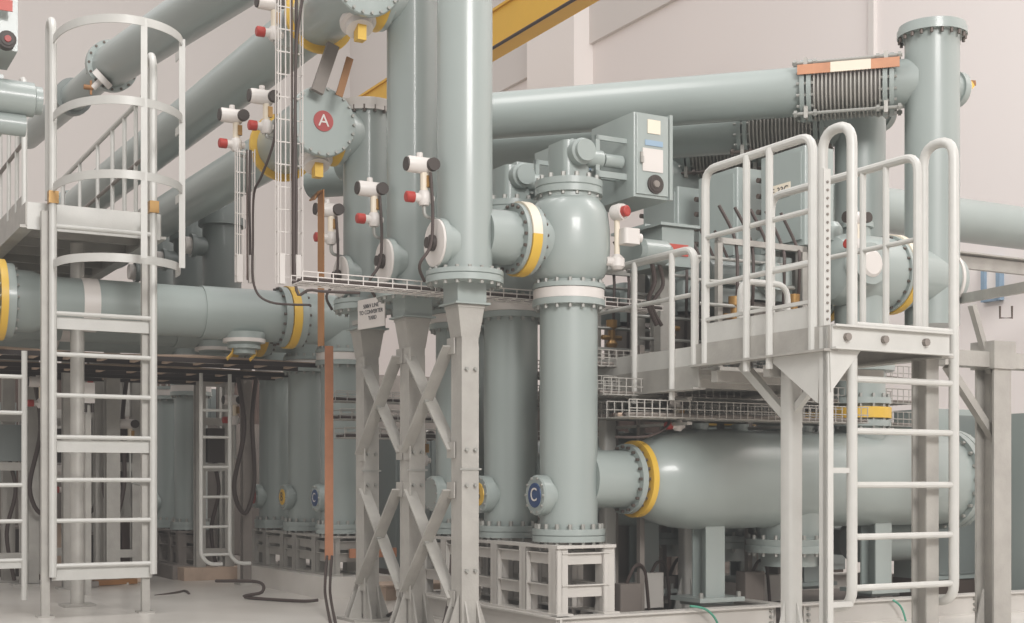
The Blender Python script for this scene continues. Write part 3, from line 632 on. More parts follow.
# ================================================================= LONG TANK
def tank():
    p = L(0, 0, 1.02); t = thing('gas_tank', 'long horizontal grey-green tank with yellow ring on the white skid', 'tank', p - Z * .35, 'horizontal tanks on the skid'); d = U
    b = B(); b.lathe(p, d, [(.54, .2), (.55, .225), (.62, .268), (.7, .3), (.82, .33), (.98, .345), (1.2, .345), (2.2, .345), (3.38, .345)], 48); part('shell', b, 'teal', t)
    b = B(); b.lathe(p, d, [(.12, .19), (.46, .19)], 36); part('inlet_pipe', b, 'teal', t)
    b = B(); b.lathe(p, d, [(.43, .19), (.43, .235), (.47, .235), (.471, .2), (.55, .2)], 40); b.mat(1).bolts(p + d * .41, d, .215, 20, .011, .1); part('inlet_flange', b, ['teal', 'boltdark'], t)
    b = B(); b.lathe(p, d, [(.497, .2), (.497, .258), (.54, .258), (.54, .2)], 44); part('yellow_ring', b, 'yellow', t, 'yellow ring at the inlet')
    b = B(); b.lathe(p, d, [(3.36, .345), (3.36, .385), (3.42, .385), (3.42, .378), (3.43, .378), (3.43, .385), (3.48, .385), (3.5, .33), (3.54, .2), (3.55, 0)], 48); b.mat(1).bolts(p + d * 3.335, d, .365, 22, .014, .18); part('end_flange', b, ['teal', 'bolt'], t)
    for u in (1.06, 1.41, 2.0):
        b = B(); b.lathe(L(u, 0, 1.34), Z, [(0, .055), (.045, .055), (.045, .06), (.065, .06)], 18); part('top_boss', b, 'teal', t)
    q = L(2.53, 0, 0)
    b = B(); b.lathe(q, Z, [(1.25, .185), (2.38, .185)], 32); nz = part('riser', b, 'teal', t)
    b = B(); b.lathe(q, Z, [(1.41, .185), (1.41, .225), (1.455, .225), (1.455, .185)], 36); b.lathe(q, Z, [(1.575, .185), (1.575, .225), (1.62, .225), (1.62, .185)], 36); b.mat(1).bolts(q + Z * 1.39, Z, .207, 14, .012, .26); part('riser_flange', b, ['teal', 'bolt'], nz)
    b = B(); b.lathe(q, Z, [(1.47, .185), (1.47, .228), (1.55, .228), (1.55, .185)], 36)
    for i, f in enumerate(b.f):
        c = sum((b.v[j] for j in f), Vec()) / len(f); b.m[i] = 0 if c.z < 1.535 else 0
    part('yellow_band', b, 'yellow', nz, 'yellow band')
    b = B(); b.lathe(q, Z, [(1.82, .185), (1.82, .25), (1.9, .26), (2.08, .26), (2.1, .19)], 36); part('riser_collar', b, 'teal', nz)
    # bottom outlet
    q = L(1.85, 0, 0)
    b = B(); b.lathe(q, Z, [(.4, .2), (.5, .2), (.5, .31), (.545, .31), (.55, .3), (.595, .31), (.6, .22), (.78, .25)], 36); b.mat(1).bolts(q + Z * .475, Z, .285, 18, .014, .15); part('bottom_outlet', b, ['teal', 'bolt'], t)
    for u in (1.1, 2.65):
        b = B(); b.hsec(L(u, -.04, .2), .56, .16, .16, .015); b.lbox(u - .1, u + .1, -.14, .06, .72, .76); s = part('saddle_leg', b, 'teal', t)
        b = B(); b.lbox(u - .19, u + .19, -.2, .14, .185, .215); b.lbox(u - .14, u + .14, -.14, .1, .158, .185)
        b.mat(1)
        for x in (-.16, .16): b.cyl(L(u + x, -.17, .2), L(u + x, -.17, .25), .016, 6)
        part('foot', b, ['teal', 'bolt'], s)
    return t
t0 = tank()
dup(t0, V * PH, 'second horizontal tank, in shadow directly behind the long one')
dup(t0, V * PH * 2, 'third horizontal tank at the back of the skid')
# ================================================================= RIGHT UPRIGHT PIPES AND VESSELS
ZW = [4.08, 3.95, 3.93]
for k in range(3):
    p = L(3.27, PH * k, 0)
    t = thing('tower_pipe', ['tall upright pipe with bolted top flange and yellow side valve', 'upright pipe behind the bellows, second beyond the flanged tower', 'upright pipe third beyond the flanged tower, behind the handrail'][k], 'pipe', p + Z * 2.3, 'upright pipes at the bellows')
    zt = 4.47 - (.0 if k == 0 else .1)
    b = B(); b.lathe(p, Z, [(2.2, .205), (zt - .1, .205), (zt - .04, .215)], 40); part('pipe', b, 'teal', t)
    b = B(); b.lathe(p, Z, [(zt - .05, .2), (zt - .05, .262), (zt, .262), (zt + .005, .25), (zt + .03, .25), (zt + .035, 0)], 44); b.mat(1).bolts(p + Z * (zt - .085), Z, .242, 20, .013, .05); part('top_flange', b, ['teal', 'boltdark'], t)
    q = p + Z * 4.05
    b = B(); b.lathe(q, U, [(.1, .12), (.22, .12), (.22, .14), (.275, .14), (.28, .1)], 26)
    sp = part('side_port', b, ['teal'], t)
    b = B(); b.lathe(q, U, [(.278, .135), (.29, .13), (.295, 0)], 26); part('port_cover', b, 'white', sp, 'white port cover')
    if k == 0:
        b = B(); b.bar(q + U * .29 - Z * .05, q + U * .42 + Z * .07, .05, .05, V); b.mat(1).bar(q + U * .36 + Z * .075, q + U * .47 + Z * .085, .04, .012, V); part('valve_handle', b, ['yellow', 'brown'], sp, 'yellow valve handle')
def bellows(k):
    a = L(3.27, PH * k, ZW[k]); t = thing('bellows_bus', ['overhead bus pipe with large bellows and orange strap at the flanged tower', 'second overhead bellows pipe, lower and behind the strapped one', 'third overhead bellows pipe, farthest behind the handrail'][k], 'pipe', a, 'overhead bellows pipes')
    b = B(); b.lathe(a, W, [(.1, .185), (.4, .185)], 32); part('stub', b, 'teal', t)
    b = B(); b.lathe(a, W, [(.98, .19), (4.6, .19)], 40); part('pipe', b, 'teal', t)
    for e in (.28, .9):
        b = B(); b.lathe(a, W, [(e, .185), (e, .24), (e + .035, .24), (e + .035, .19), (e + .05, .19), (e + .05, .24), (e + .085, .24), (e + .085, .185)], 36)
        b.mat(1).bolts(a + W * (e - .02), W, .222, 16, .012, .13); part('bellows_flange', b, ['teal', 'bolt'], t)
    pr = [(.37, .19)]
    n = 17
    for i in range(n):
        x = .375 + .52 * i / n; w = .52 / n
        pr += [(x, .19), (x + w * .2, .232), (x + w * .55, .232), (x + w * .75, .19)]
    pr.append((.9, .19))
    b = B(); b.lathe(a, W, pr, 40); part('convolutions', b, 'galv', t, 'metal bellows')
    x = W.cross(Z).normalized()
    for i in range(4):
        q = math.pi / 4 + i * math.pi / 2 + .15
        o = x * math.cos(q) * .27 + Z * math.sin(q) * .27
        b = B(); b.cyl(a + W * .22 + o, a + W * 1.04 + o, .014, 8)
        for s in (.24, .4, .87, 1.02): b.cyl(a + W * (s - .012) + o, a + W * (s + .012) + o, .028, 6)
        part('tie_rod', b, 'bolt' if k == 0 else 'boltdark', t)
        for s in (.34, .94):
            b = B(); b.box(a + W * s + o * .96, .05, .03, .09, (x, W, Z)); part('rod_lug', b, 'galv', t)
    if k == 0:
        n_ = (-x if x.y > 0 else x)
        o = n_ * .25 + Z * .1
        b = B(); b.bar(a + W * .24 + o, a + W * 1.0 + o, .012, .075, Z); b.mat(1).bar(a + W * .45 + o + n_ * .004, a + W * .75 + o + n_ * .004, .012, .076, Z); part('strap', b, ['copper', 'cream'], t, 'orange strap with a cream middle')
    return t
for k in range(3): bellows(k)
def vessel():
    p = L(2.2, 0, 2.56); t = thing('breaker_vessel', 'horizontal vessel with yellow-cream ring behind the platform handrail', 'vessel', p - Z * .3, 'horizontal vessels behind the platform')
    d = U
    b = B(); b.lathe(p, d, [(0, 0), (.0, .19), (.02, .235), (.1, .26), (.2, .27), (.56, .27), (.6, .24), (.75, .23), (1.2, .21), (1.27, .19), (1.31, .1), (1.32, 0)], 40); part('shell', b, 'teal', t)
    b = B(); b.lathe(p, d, [(.57, .24), (.57, .29), (.6, .29), (.6, .25)], 40); b.lathe(p, d, [(.665, .24), (.665, .29), (.695, .29), (.695, .24)], 40); b.mat(1).bolts(p + d * .55, d, .272, 20, .011, .16); part('flange', b, ['teal', 'boltdark'], t)
    b = B(); b.lathe(p, d, [(.602, .24), (.602, .3), (.663, .3), (.663, .24)], 44)
    for i, f in enumerate(b.f):
        c = sum((b.v[j] for j in f), Vec()) / len(f); b.m[i] = 0 if c.z < p.z - .02 else 1
    part('striped_ring', b, ['yellow', 'cream'], t, 'ring yellow below and cream above')
    b = B(); b.lathe(p, d, [(1.17, .2), (1.17, .225), (1.195, .225), (1.2, .2)], 40); part('end_cap', b, 'white', t)
    b = B(); b.lathe(p + U * .12, -V, [(.2, .13), (.3, .13), (.3, .15), (.34, .15), (.345, 0)], 24); b.mat(1).lathe(p + U * .12, -V, [(.345, .1), (.36, .08)], 20); part('hand_hole', b, ['teal', 'white'], t)
    b = B(); b.lathe(p + U * .3 + Z * .2, Z, [(0, .1), (.12, .1), (.12, .12), (.16, .12)], 20); b.lathe(p + U * .05 + Z * .2, Z, [(0, .08), (.1, .08), (.14, .05)], 20); part('top_nozzle', b, 'teal', t)
    return t
v0_ = vessel()
dup(v0_, V * PH, 'second horizontal vessel, seen between the platform handrail posts')
dup(v0_, V * PH * 2, 'third horizontal vessel, deep behind the platform gate')
monitor(R(855, 218, -.3), 'gas density monitor with red cap on the vessel behind the ladder hoop', s=.95, drop=.28)
# right background pipe
pa, pb = L(2.2, 2.35, 3.68), L(8.4, 2.35, 3.68)
t = thing('outgoing_bus', 'horizontal bus pipe running to the wall at the right edge', 'pipe', pa)
b = B(); b.lathe(pa, U, [(0, .22), (6.2, .22)], 36); part('pipe', b, 'teal', t)
b = B(); b.lathe(pa, U, [(2.0, .22), (2.0, .27), (2.1, .27), (2.1, .22)], 36); part('flange', b, 'teal', t)
b = B(); b.lathe(pa + U * 1.75 - V * .2, -V, [(0, .08), (.12, .08), (.12, .1), (.16, .1)], 16); part('port', b, 'white', t)
b = B(); b.bar(L(2.6, 1.95, 3.16), L(7.5, 1.95, 3.16), .06, .12); b.bar(L(2.6, 1.95, 3.24), L(7.5, 1.95, 3.24), .2, .015); single('bus_bearer', b, 'galv', 'galvanised beam running just below the right-hand wall pipe', 'beam')
b = B(); b.bar(P(955, 300, 10.5), P(1060, 281, 8.6), .05, .07); single('handrail_tube', b, 'galv', 'sloping grey rail in front of the small window', 'rail')
# ================================================================= RIGHT ACCESS PLATFORM
PA = P(852, 482, 7.6); PA.z = 0
def LP(u, v, z): return L(u, v, z, PA)
DZ = 1.86
t = thing('access_platform', 'galvanised access platform with white handrails in front of the vessels', 'platform', LP(0, .5, 0))
b = B(); b.lbox(-.2, .70, -.05, 1.15, DZ - .03, DZ, PA); b.lbox(-.2, .70, 1.15, 2.7, DZ - .18, DZ - .15, PA); part('deck', b, 'galv', t)
b = B(); b.lbox(-.2, .70, -.06, -.045, DZ - .12, DZ + .01, PA); b.lbox(-.2, .70, -.09, -.045, DZ + .0, DZ + .012, PA); b.lbox(-.2, .70, -.09, -.045, DZ - .125, DZ - .113, PA)
b.mat(1)
for u in (-.1, .18, .5): b.cyl(LP(u, -.05, DZ - .055), LP(u, -.085, DZ - .055), .022, 10)
part('front_channel', b, ['rail', 'galv_dark'], t)
b = B()
for u in (-.2, .70):
    b.lbox(u - .008, u + .008, -.05, 1.2, DZ - .13, DZ + .01, PA); b.lbox(u - .05, u + .05, -.05, 1.2, DZ - .135, DZ - .122, PA)
    b.lbox(u - .008, u + .008, 1.15, 2.7, DZ - .27, DZ - .12, PA); b.lbox(u - .05, u + .05, 1.15, 2.7, DZ - .275, DZ - .262, PA)
for v in (.5, 1.0, 1.5, 2.0, 2.6): b.lbox(-.2, .70, v - .03, v + .03, DZ - .24, DZ - .17, PA)
part('side_channel', b, 'galv', t)
b = B(); b.prism([LP(-.21, .02, DZ - .12), LP(-.21, .5, DZ - .12), LP(-.21, .05, DZ - .42)], U * .014); b.prism([LP(-.2, -.04, DZ - .1), LP(.05, -.04, DZ - .1), LP(-.19, -.04, DZ - .36)], V * .014); part('corner_gusset', b, 'rail', t)
# guard rails
def rail(pts, r=.026, fil=.1, nm='handrail'):
    b = B(); b.tube(pts, r, fil, 10); part(nm, b, 'rail', t)
hr = DZ + 1.09
rail([LP(-.2, .1, DZ - .12), LP(-.2, .1, hr), LP(-.2, 1.09, hr), LP(-.2, 1.09, DZ - .12)])
for v in (.45, .66): rail([LP(-.22, v, DZ - .2), LP(-.22, v, hr)], .022, 0, 'baluster')
for z in (hr - .42, hr - .72): rail([LP(-.2, .1, z), LP(-.2, 1.09, z)], .016, 0, 'midrail')
b = B(); b.lbox(-.206, -.194, .1, 1.09, DZ + .01, DZ + .13, PA); b.lbox(-.215, -.185, .1, 1.09, DZ + .145, DZ + .165, PA); part('toe_board', b, 'rail', t)
h2 = DZ + .62
rail([LP(-.2, 1.2, DZ - .12), LP(-.2, 1.2, h2), LP(-.2, 2.4, h2), LP(-.2, 2.4, DZ - .2)])
for v in (1.42, 1.85): rail([LP(-.22, v, DZ - .33), LP(-.22, v, h2)], .02, 0, 'baluster')
rail([LP(-.2, 1.2, DZ + .33), LP(-.2, 2.4, DZ + .33)], .015, 0, 'midrail')
b = B(); b.lbox(-.206, -.194, 1.2, 2.5, DZ - .14, DZ + .0, PA); part('toe_board', b, 'rail', t)
rail([LP(.67, .16, DZ), LP(.67, .16, hr), LP(.67, 1.5, hr), LP(.67, 1.5, DZ)])
for v in (.42, .62): rail([LP(.67, v, DZ), LP(.67, v, hr)], .02, 0, 'baluster')
for z in (hr - .5,): rail([LP(.67, .16, z), LP(.67, 1.5, z)], .016, 0, 'midrail')
rail([LP(.2, 1.25, DZ), LP(.2, 1.25, DZ + .45), LP(.6, 1.25, DZ + .45), LP(.6, 1.25, DZ)], .02)
for u, v in ((-.08, .42), (.62, 2.4), (-.08, 2.4)):
    b = B(); b.rbox(u - .05, u + .05, v - .05, v + .05, 0, DZ - .13, PA, .02); b.box(LP(u, v, .01), .28, .28, .02)
    for a, c in ((U, V), (-U, V), (V, U), (-V, U)): b.prism([LP(u, v, .02) + a * .05 - c * .006, LP(u, v, .02) + a * .13 - c * .006, LP(u, v, .3) + a * .052 - c * .006], c * .012)
    lg = part('leg', b, 'rail', t)
    if v < 1:
        b = B(); b.bar(LP(u, v + .03, 1.38), LP(u, v + .45, 1.72), .05, .05); b.bar(LP(u, v - .03, 1.42), LP(u + .0, v - .4, 1.72), .04, .04); part('knee_brace', b, 'rail', lg)
b = B(); b.hsec(LP(.70, .13, 0), DZ - .12, .1, .12, .014, (U, V)); b.lbox(.60, .80, .03, .23, 0, .015, PA); part('leg', b, 'galv', t)
b = B(); b.lbox(-.215, -.165, -.03, .0, 0, DZ, PA); b.lbox(-.215, -.205, -.03, .03, 0, DZ, PA); part('leg', b, 'rail', t)
# its ladder
t = thing('access_ladder', 'white tubular ladder hooked over the front of the access platform', 'ladder', LP(0, -.1, .25))
LW2 = .80
for u, zt in ((0, 3.02), (LW2, 3.03)):
    b = B(); b.tube([LP(u, .24, DZ), LP(u, .24, zt), LP(u, 0, zt), LP(u, 0, .3), LP(u, .2, .28)], .03, .13, 12); part('stile', b, 'rail', t)
for y in (325, 379, 431, 485, 537, 588):
    z = EYE + (HOR - y) / FPX * 7.62
    b = B(); b.cyl(LP(0, 0, z), LP(LW2, 0, z), .019, 10); part('rung', b, 'rail', t)
for z in (1.05, .3):
    b = B(); b.lbox(-.2, .0, -.01, .01, z, z + .03, PA); part('stay', b, 'rail', t)
# perforated strut beside the hoop
b = B(); b.lbox(-.19, -.14, .02, .03, DZ, 2.75, PA); b.mat(1)
z = DZ + .05
while z < 2.7: b.cyl(LP(-.165, .021, z), LP(-.165, .012, z), .008, 6); z += .045
single('perforated_strut', b, ['rail', 'galv_dark'], 'upright perforated strut beside the ladder hoop', 'strut')
# ================================================================= CONTROL CABINETS BEHIND THE RAILS
def ccab():
    t = thing('control_cabinet', 'flat grey-green control cabinet with a white number plate behind the handrail', 'cabinet', L(2.0, 0, 2.55), 'control cabinets behind the handrail')
    b = B(); b.rbox(2.0, 2.28, .0, .5, 2.72, 3.44, r=.015); part('body', b, 'teal', t)
    b = B(); b.lbox(1.985, 2.0, .03, .47, 2.76, 3.4); d = part('door', b, 'teal', t)
    b = B(); b.lbox(2.05, 2.22, .1, .16, 2.0, 2.72); b.lbox(2.05, 2.22, .34, .4, 2.0, 2.72); part('stand', b, 'galv', t)
    for i in range(5):
        b = B(); b.cyl(L(1.98, .51, 2.8 + .12 * i), L(2.02, .51, 2.8 + .12 * i), .02, 8); part('hinge', b, 'boltdark', d)
    return t
c0 = ccab()
dup(c0, V * PH, 'second control cabinet, one bay behind the one with the number plate')
dup(c0, V * PH * 2, 'third control cabinet, farthest behind the handrail')
b = B(); b.lbox(1.979, 1.986, .14, .36, 3.1, 3.2); pl = part('number_plate', b, 'cream', c0.children[1] if c0.children[1].name.startswith('door') else c0, 'cream number plate')
words('lettering', 'E-33G', L(1.979, .25, 3.15), -U, .075, 'ink', pl)
def mech():
    t = thing('operating_mechanism', 'operating mechanism with brass fittings low behind the handrail', 'mechanism', L(1.3, .1, 1.9), 'operating mechanisms behind the platform')
    b = B(); b.rbox(1.5, 1.95, .05, .45, 2.3, 2.62, r=.05); b.lathe(L(1.7, .05, 2.45), -V, [(0, .12), (.06, .12), (.07, .09), (.12, .09)], 20); part('housing', b, 'teal', t)
    b = B(); b.lathe(L(1.65, .22, 1.9), Z, [(0, .21), (.08, .21), (.1, .19), (.36, .19), (.4, .12)], 24); part('spring_drum', b, 'galv_dark', t)
    b = B(); b.lathe(L(1.25, .2, 2.5), U, [(0, .0), (.0, .09), (.25, .1), (.28, .07)], 18); b.box(L(1.4, .2, 2.32), .22, .2, .1); part('motor', b, 'teal_dark', t)
    for u, z in ((1.32, 2.15), (1.85, 2.2)):
        b = B(); b.lathe(L(u, -.05, z - .1), Z, [(0, .03), (.05, .05), (.08, .03), (.16, .03), (.18, .045), (.24, .045)], 12); b.cyl(L(u - .09, -.05, z), L(u + .09, -.05, z), .02, 8); part('brass_valve', b, 'brass', t)
    for i in range(5):
        b = B(); u = 1.3 + .14 * i
        b.tube(smooth_pts([L(u, .1, 2.95), L(u + .08, .02, 2.7), L(u + .02, -.08, 2.35 + .05 * i), L(u + .1, .05, 1.95)]), .012); part('hose', b, 'cable', t)
    for i in range(4):
        z = 2.05 + .17 * i
        b = B(); b.tube([L(1.0, -.12 + .05 * i, z), L(1.9, -.12 + .05 * i, z), L(1.9, .3, z + .1)], .013, .05); part('gas_line', b, 'bolt', t)
    b = B(); b.lbox(1.2, 2.0, -.02, .02, 2.66, 2.7); b.lbox(1.2, 1.24, -.02, .02, 1.75, 2.7); b.lbox(1.96, 2.0, -.02, .02, 1.75, 2.7); b.lbox(1.2, 2.0, -.04, .4, 1.75, 1.8); part('frame', b, 'galv', t)
    return t
m0 = mech()
dup(m0, V * PH, 'second operating mechanism behind the platform, between the posts')
dup(m0, V * PH * 2, 'third operating mechanism at the back, beside the disconnector drive box')
# boxes with red plates
for i, (x0, x1, y0, y1, v) in enumerate(((662, 694, 224, 268, .35), (646, 660, 226, 262, .75))):
    a, c = R(x0, y0, v), R(x1, y1, v); w = (c - a).dot(U); h = a.z - c.z; m = (a + c) / 2
    t = thing('local_drive_box', ['small grey-green box with red plate above the platform steps', 'second red-plated box, partly behind the one above the steps'][i], 'box', m - Z * h / 2)
    b = B(); b.box(m + V * .2, w, .4, h); b.box(m + V * .2 + Z * h * .5, w + .06, .46, .02); part('housing', b, 'teal', t)
    b = B(); b.box(m - V * .004 - Z * h * .1, w * .6, .01, h * .28); part('red_plate', b, 'redplate', t, 'red plate')
    b = B(); b.bar(m - Z * h / 2 + V * .2, m - Z * (h / 2 + .7) + V * .2, .08, .08, V); part('stand', b, 'galv', t)
q = R(652, 252, .1)
t = thing('pressure_vessel', 'short grey-green cylinder just right of the disconnector bulb', 'vessel', q)
b = B(); b.lathe(q - U * .12, U, [(0, 0), (0, .06), (.03, .085), (.22, .085), (.27, .05), (.28, 0)], 22); part('body', b, 'teal', t)
b = B(); b.tube(smooth_pts([q - Z * .08, q - Z * .2 + U * .02, q - Z * .35 - U * .03, q - Z * .5 + U * .04]), .016); b.tube(smooth_pts([q - Z * .08 + U * .06, q - Z * .22 + U * .09, q - Z * .36 + U * .0, q - Z * .5 + U * .08]), .014); part('hose', b, 'cable', t)
# ================================================================= TRAYS OVER THE TANK
TR = [(-.2, 1.42, .25, 2.3, 'wire tray of cables directly above the long tank, lowest and nearest'), (.1, 1.58, .25, 2.4, 'wire tray of cables above the tank, second from the front'),
      (.42, 1.44, .2, 3.4, 'wire tray behind the tank top, bottom one of the stack'), (.42, 1.62, .2, 3.4, 'wire tray behind the tank top, middle one of the stack'), (.42, 1.8, .2, 3.4, 'wire tray behind the tank top, top one of the stack'),
      (.78, 1.52, .1, 3.4, 'wire tray between the tank rows, lower of two'), (.78, 1.74, .1, 3.4, 'wire tray between the tank rows, upper of two'), (1.2, 1.6, .1, 3.4, 'rearmost wire tray of cables behind the tank')]
for v, z, u0, u1, lb_ in TR:
    wire_tray(L(u0, v, z), L(u1, v, z), .26, .11, lb_, 6, .06, 6, 'galv')
for i, u in enumerate((.75, 1.7)):
    t = thing('tray_trestle', ['thin steel trestle holding the cable trays near the tank inlet', 'thin steel trestle holding the cable trays over the tank middle'][i], 'trestle', L(u, .5, 0))
    for v in (.27, .6, 1.34):
        b = B(); b.lbox(u - .02, u + .02, v - .02, v + .02, .02, 1.95); part('post', b, 'galv_dark', t)
    b = B()
    for z in (1.39, 1.55, 1.6, 1.77): b.lbox(u - .02, u + .02, -.3 if z < 1.6 else .27, 1.34, z - .012, z + .008)
    part('crossbar', b, 'galv', t)
monitor(R(675, 402, -.1), 'small gas density monitor with red cap on top of the long tank', s=.8, drop=.2)
b = B(); b.tube(smooth_pts([R(672, 408, -.12), R(668, 425, -.15), R(655, 434, -.2), R(640, 437, -.2), R(615, 437, -.1)]), .009); single('gauge_cable', b, 'cable', 'thin dark cable looping over the tank inlet', 'cable')
# small equipment beneath the tank
for i in range(7):
    u, v = .62 + .36 * i, .25 + .25 * (i % 3)
    t = thing('junction_box', ['junction box under the tank, nearest the white stand', 'second junction box under the tank inlet', 'junction box beside the tank saddle leg', 'junction box under the bottom outlet', 'junction box right of the bottom outlet', 'junction box beyond the access platform post', 'junction box under the tank, behind the access ladder'][i], 'junction box', L(u, v, .02), 'junction boxes beneath the tank')
    b = B(); b.rbox(u - .09, u + .09, v - .06, v + .06, .1, .3 + .05 * (i % 2), r=.01); part('body', b, ['shade', 'steelwhite', 'galv_dark'][i % 3], t)
    b = B(); b.lbox(u - .03, u + .03, v - .03, v + .03, .02, .1); part('foot', b, 'galv_dark', t)
    b = B(); b.tube(smooth_pts([L(u, v, .3), L(u + .05, v - .03, .42), L(u + .15, v, .38), L(u + .2, v + .02, .1)]), .012); part('conduit', b, 'cable', t)
for i, u in enumerate((.45, .72, 1.0)):
    b = B(); b.hsec(L(u, .95, .02), .7, .16, .14, .015); b.lbox(u - .12, u + .12, .85, 1.05, .0, .03); single('rear_support', b, 'galv_dark', ['dim steel support post behind the tank inlet, nearest the white stand', 'dim steel support post behind the tank inlet, second from the stand', 'dim steel support post behind the tank saddle leg'][i], 'post', 'dim posts behind the tank inlet')
b = B(); b.lbox(2.9, 3.6, .5, 1.0, .42, .62); b.lathe(L(2.7, .3, .55), U, [(0, 0), (0, .1), (.05, .17), (.7, .17), (.75, .1), (.76, 0)], 24); single('lower_reservoir', b, 'teal', 'small horizontal reservoir under the tank, behind the ladder rungs', 'reservoir')
b = B(); b.tube(smooth_pts([R(690, 606, -.36), R(705, 609, -.38), R(716, 620, -.4), R(722, 640, -.4)]), .008); single('earth_wire', b, 'green', 'thin green earth wire curling over the white skid beam', 'wire')
b = B(); b.tube(smooth_pts([R(893, 600, -.36), R(901, 607, -.38), R(906, 622, -.4), R(908, 640, -.4)]), .008); single('earth_wire', b, 'green', 'thin green earth wire behind the access ladder foot', 'wire')
# ================================================================= FAR RIGHT
p = P(993, 482, 8.9); p.z = 0
t = thing('frame_post', 'heavy galvanised post with top beam near the right edge', 'post', p)
b = B(); b.hsec(p, 1.75, .16, .16, .016); b.box(p + Z * .01, .3, .3, .02)
for s in (-1, 1): b.prism([p + U * .08 * s + Z * .02, p + U * .17 * s + Z * .02, p + U * .082 * s + Z * .3], V * .012)
part('shaft', b, 'galv', t)
b = B(); b.bar(p + Z * 1.8 - U * .5, p + Z * 1.8 + U * 1.0, .12, .1); b.box(p + Z * 1.83, .2, .2, .18); part('top_beam', b, 'galv', t)
b = B(); b.bar(p + Z * 1.3, p + Z * 1.75 - U * .42, .05, .05); b.bar(p + Z * 1.72 - U * .02, P(972, 305, 8.8), .04, .04); part('knee_brace', b, 'galv', t)
b = B(); b.tube([P(1000, 306, 8.9), P(1000, 318, 8.9), P(1012, 318, 8.9), P(1012, 306, 8.9)], .008); part('hook', b, 'boltdark', t)
q = L(4.35, -.55, 0)
t = thing('control_board', 'pale grey-green control panel cut by the right edge', 'panel', q)
b = B(); b.rbox(4.2, 5.2, -.3, .3, .1, 1.55); part('body', b, 'teal', t)
b = B(); b.lbox(4.24, 4.7, -.315, -.3, .16, 1.5); b.lbox(4.72, 5.16, -.315, -.3, .16, 1.5); part('door', b, 'teal', t)
b = B(); b.lbox(4.2, 5.2, -.28, .28, 0, .1); part('plinth', b, 'boltdark', t)
q = L(3.75, .55, 0)
t = thing('cable_cabinet', 'narrow shaded cabinet standing beyond the end of the long tank', 'cabinet', q)
b = B(); b.rbox(3.75, 4.25, .45, .9, .2, 1.6); part('body', b, 'teal', t)
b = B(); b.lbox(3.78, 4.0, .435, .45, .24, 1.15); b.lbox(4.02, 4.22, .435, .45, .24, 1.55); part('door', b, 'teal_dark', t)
b = B(); b.lbox(3.75, 4.25, .47, .9, 0.02, .2); part('plinth', b, 'boltdark', t)
# ================================================================= REAR LEFT CLUTTER
posts = [(8, 13.5, 2.3, .12), (26, 15.0, 2.3, .14), (68, 12.6, 2.2, .1), (78, 14.6, 2.3, .13), (112, 13.2, 2.3, .13), (130, 15.4, 2.2, .18), (92, 16.5, 2.3, .2), (246, 13.2, 2.15, .09), (222, 14.8, 2.2, .08)]
plab = ['galvanised rear post at the left edge', 'galvanised rear post just left of the caged ladder', 'slender rear post seen right beside the ladder stile', 'rear post second inside the caged ladder', 'rear post in the middle of the caged ladder opening', 'wide rear post close to the ladder right stile', 'deep grey post behind the ladder opening', 'dark rear post between the small ladder and the rear enclosures', 'rear post behind the small ladder rungs']
for (px, d, h, w), lb_ in zip(posts, plab):
    p = P(px, 482, d); p.z = 0; t = thing('support_post', lb_, 'post', p, 'steel posts of the rear bays')
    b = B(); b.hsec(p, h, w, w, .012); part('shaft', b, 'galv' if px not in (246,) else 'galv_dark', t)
    b = B(); b.box(p + Z * .01, w * 2, w * 2, .02); b.box(p + Z * (h + .01), w * 1.5, w * 1.5, .02); part('end_plate', b, 'galv', t)
for px, d, w_, h, lb_ in ((10, 13.0, .42, 2.25, 'galvanised portal frame at the far left behind the cut ladder'), (66, 14.0, .5, 2.2, 'galvanised portal frame seen through the caged ladder opening'), (118, 13.6, .36, 2.2, 'narrow galvanised portal frame by the caged ladder right stile'), (214, 13.9, .3, 2.1, 'narrow portal frame behind the small ladder')):
    p = P(px, 482, d); p.z = 0; t = thing('portal_frame', lb_, 'frame', p, 'portal frames of the rear bays')
    for s_ in (-1, 1):
        b = B(); b.hsec(p + U * w_ * .5 * s_ + Z * .02, h, .1, .1, .012); b.box(p + U * w_ * .5 * s_ + Z * .01, .2, .2, .02); part('post', b, 'galv', t)
    for z_ in (.28, 1.15, 1.62, h - .08):
        b = B(); b.bar(p - U * w_ * .5 + Z * z_ - V * .03, p + U * w_ * .5 + Z * z_ - V * .03, .05, .08); part('crossbar', b, 'galv', t)
    b = B(); b.rbox(-w_ * .3, w_ * .3, -.08, .06, 1.2, 1.55, p, .01); part('junction_plate', b, 'teal_dark' if px < 50 else 'black', t)
    b = B(); b.tube(smooth_pts([p + Z * 1.2, p + U * .05 + Z * .9, p - U * .03 + Z * .5, p + U * .04 + Z * .05]), .02); part('cable', b, 'cable', t)
# small ladder in the background
p = P(201, 482, 12.4); p.z = 0
t = thing('small_ladder', 'small grey ladder with curled feet in the background', 'ladder', p + Z * .25)
for u in (0, .27):
    b = B(); b.tube([p + U * u + Z * 2.0, p + U * u + Z * .32, p + U * (u + .08) + Z * .24, p + U * (u + .2) + Z * .24], .018, .08, 8); part('stile', b, 'rail', t)
for y in (410, 437, 467, 497, 527, 555):
    z = EYE + (HOR - y) / FPX * 12.4
    b = B(); b.cyl(p + Z * z, p + U * .27 + Z * z, .013, 8); part('rung', b, 'rail', t)
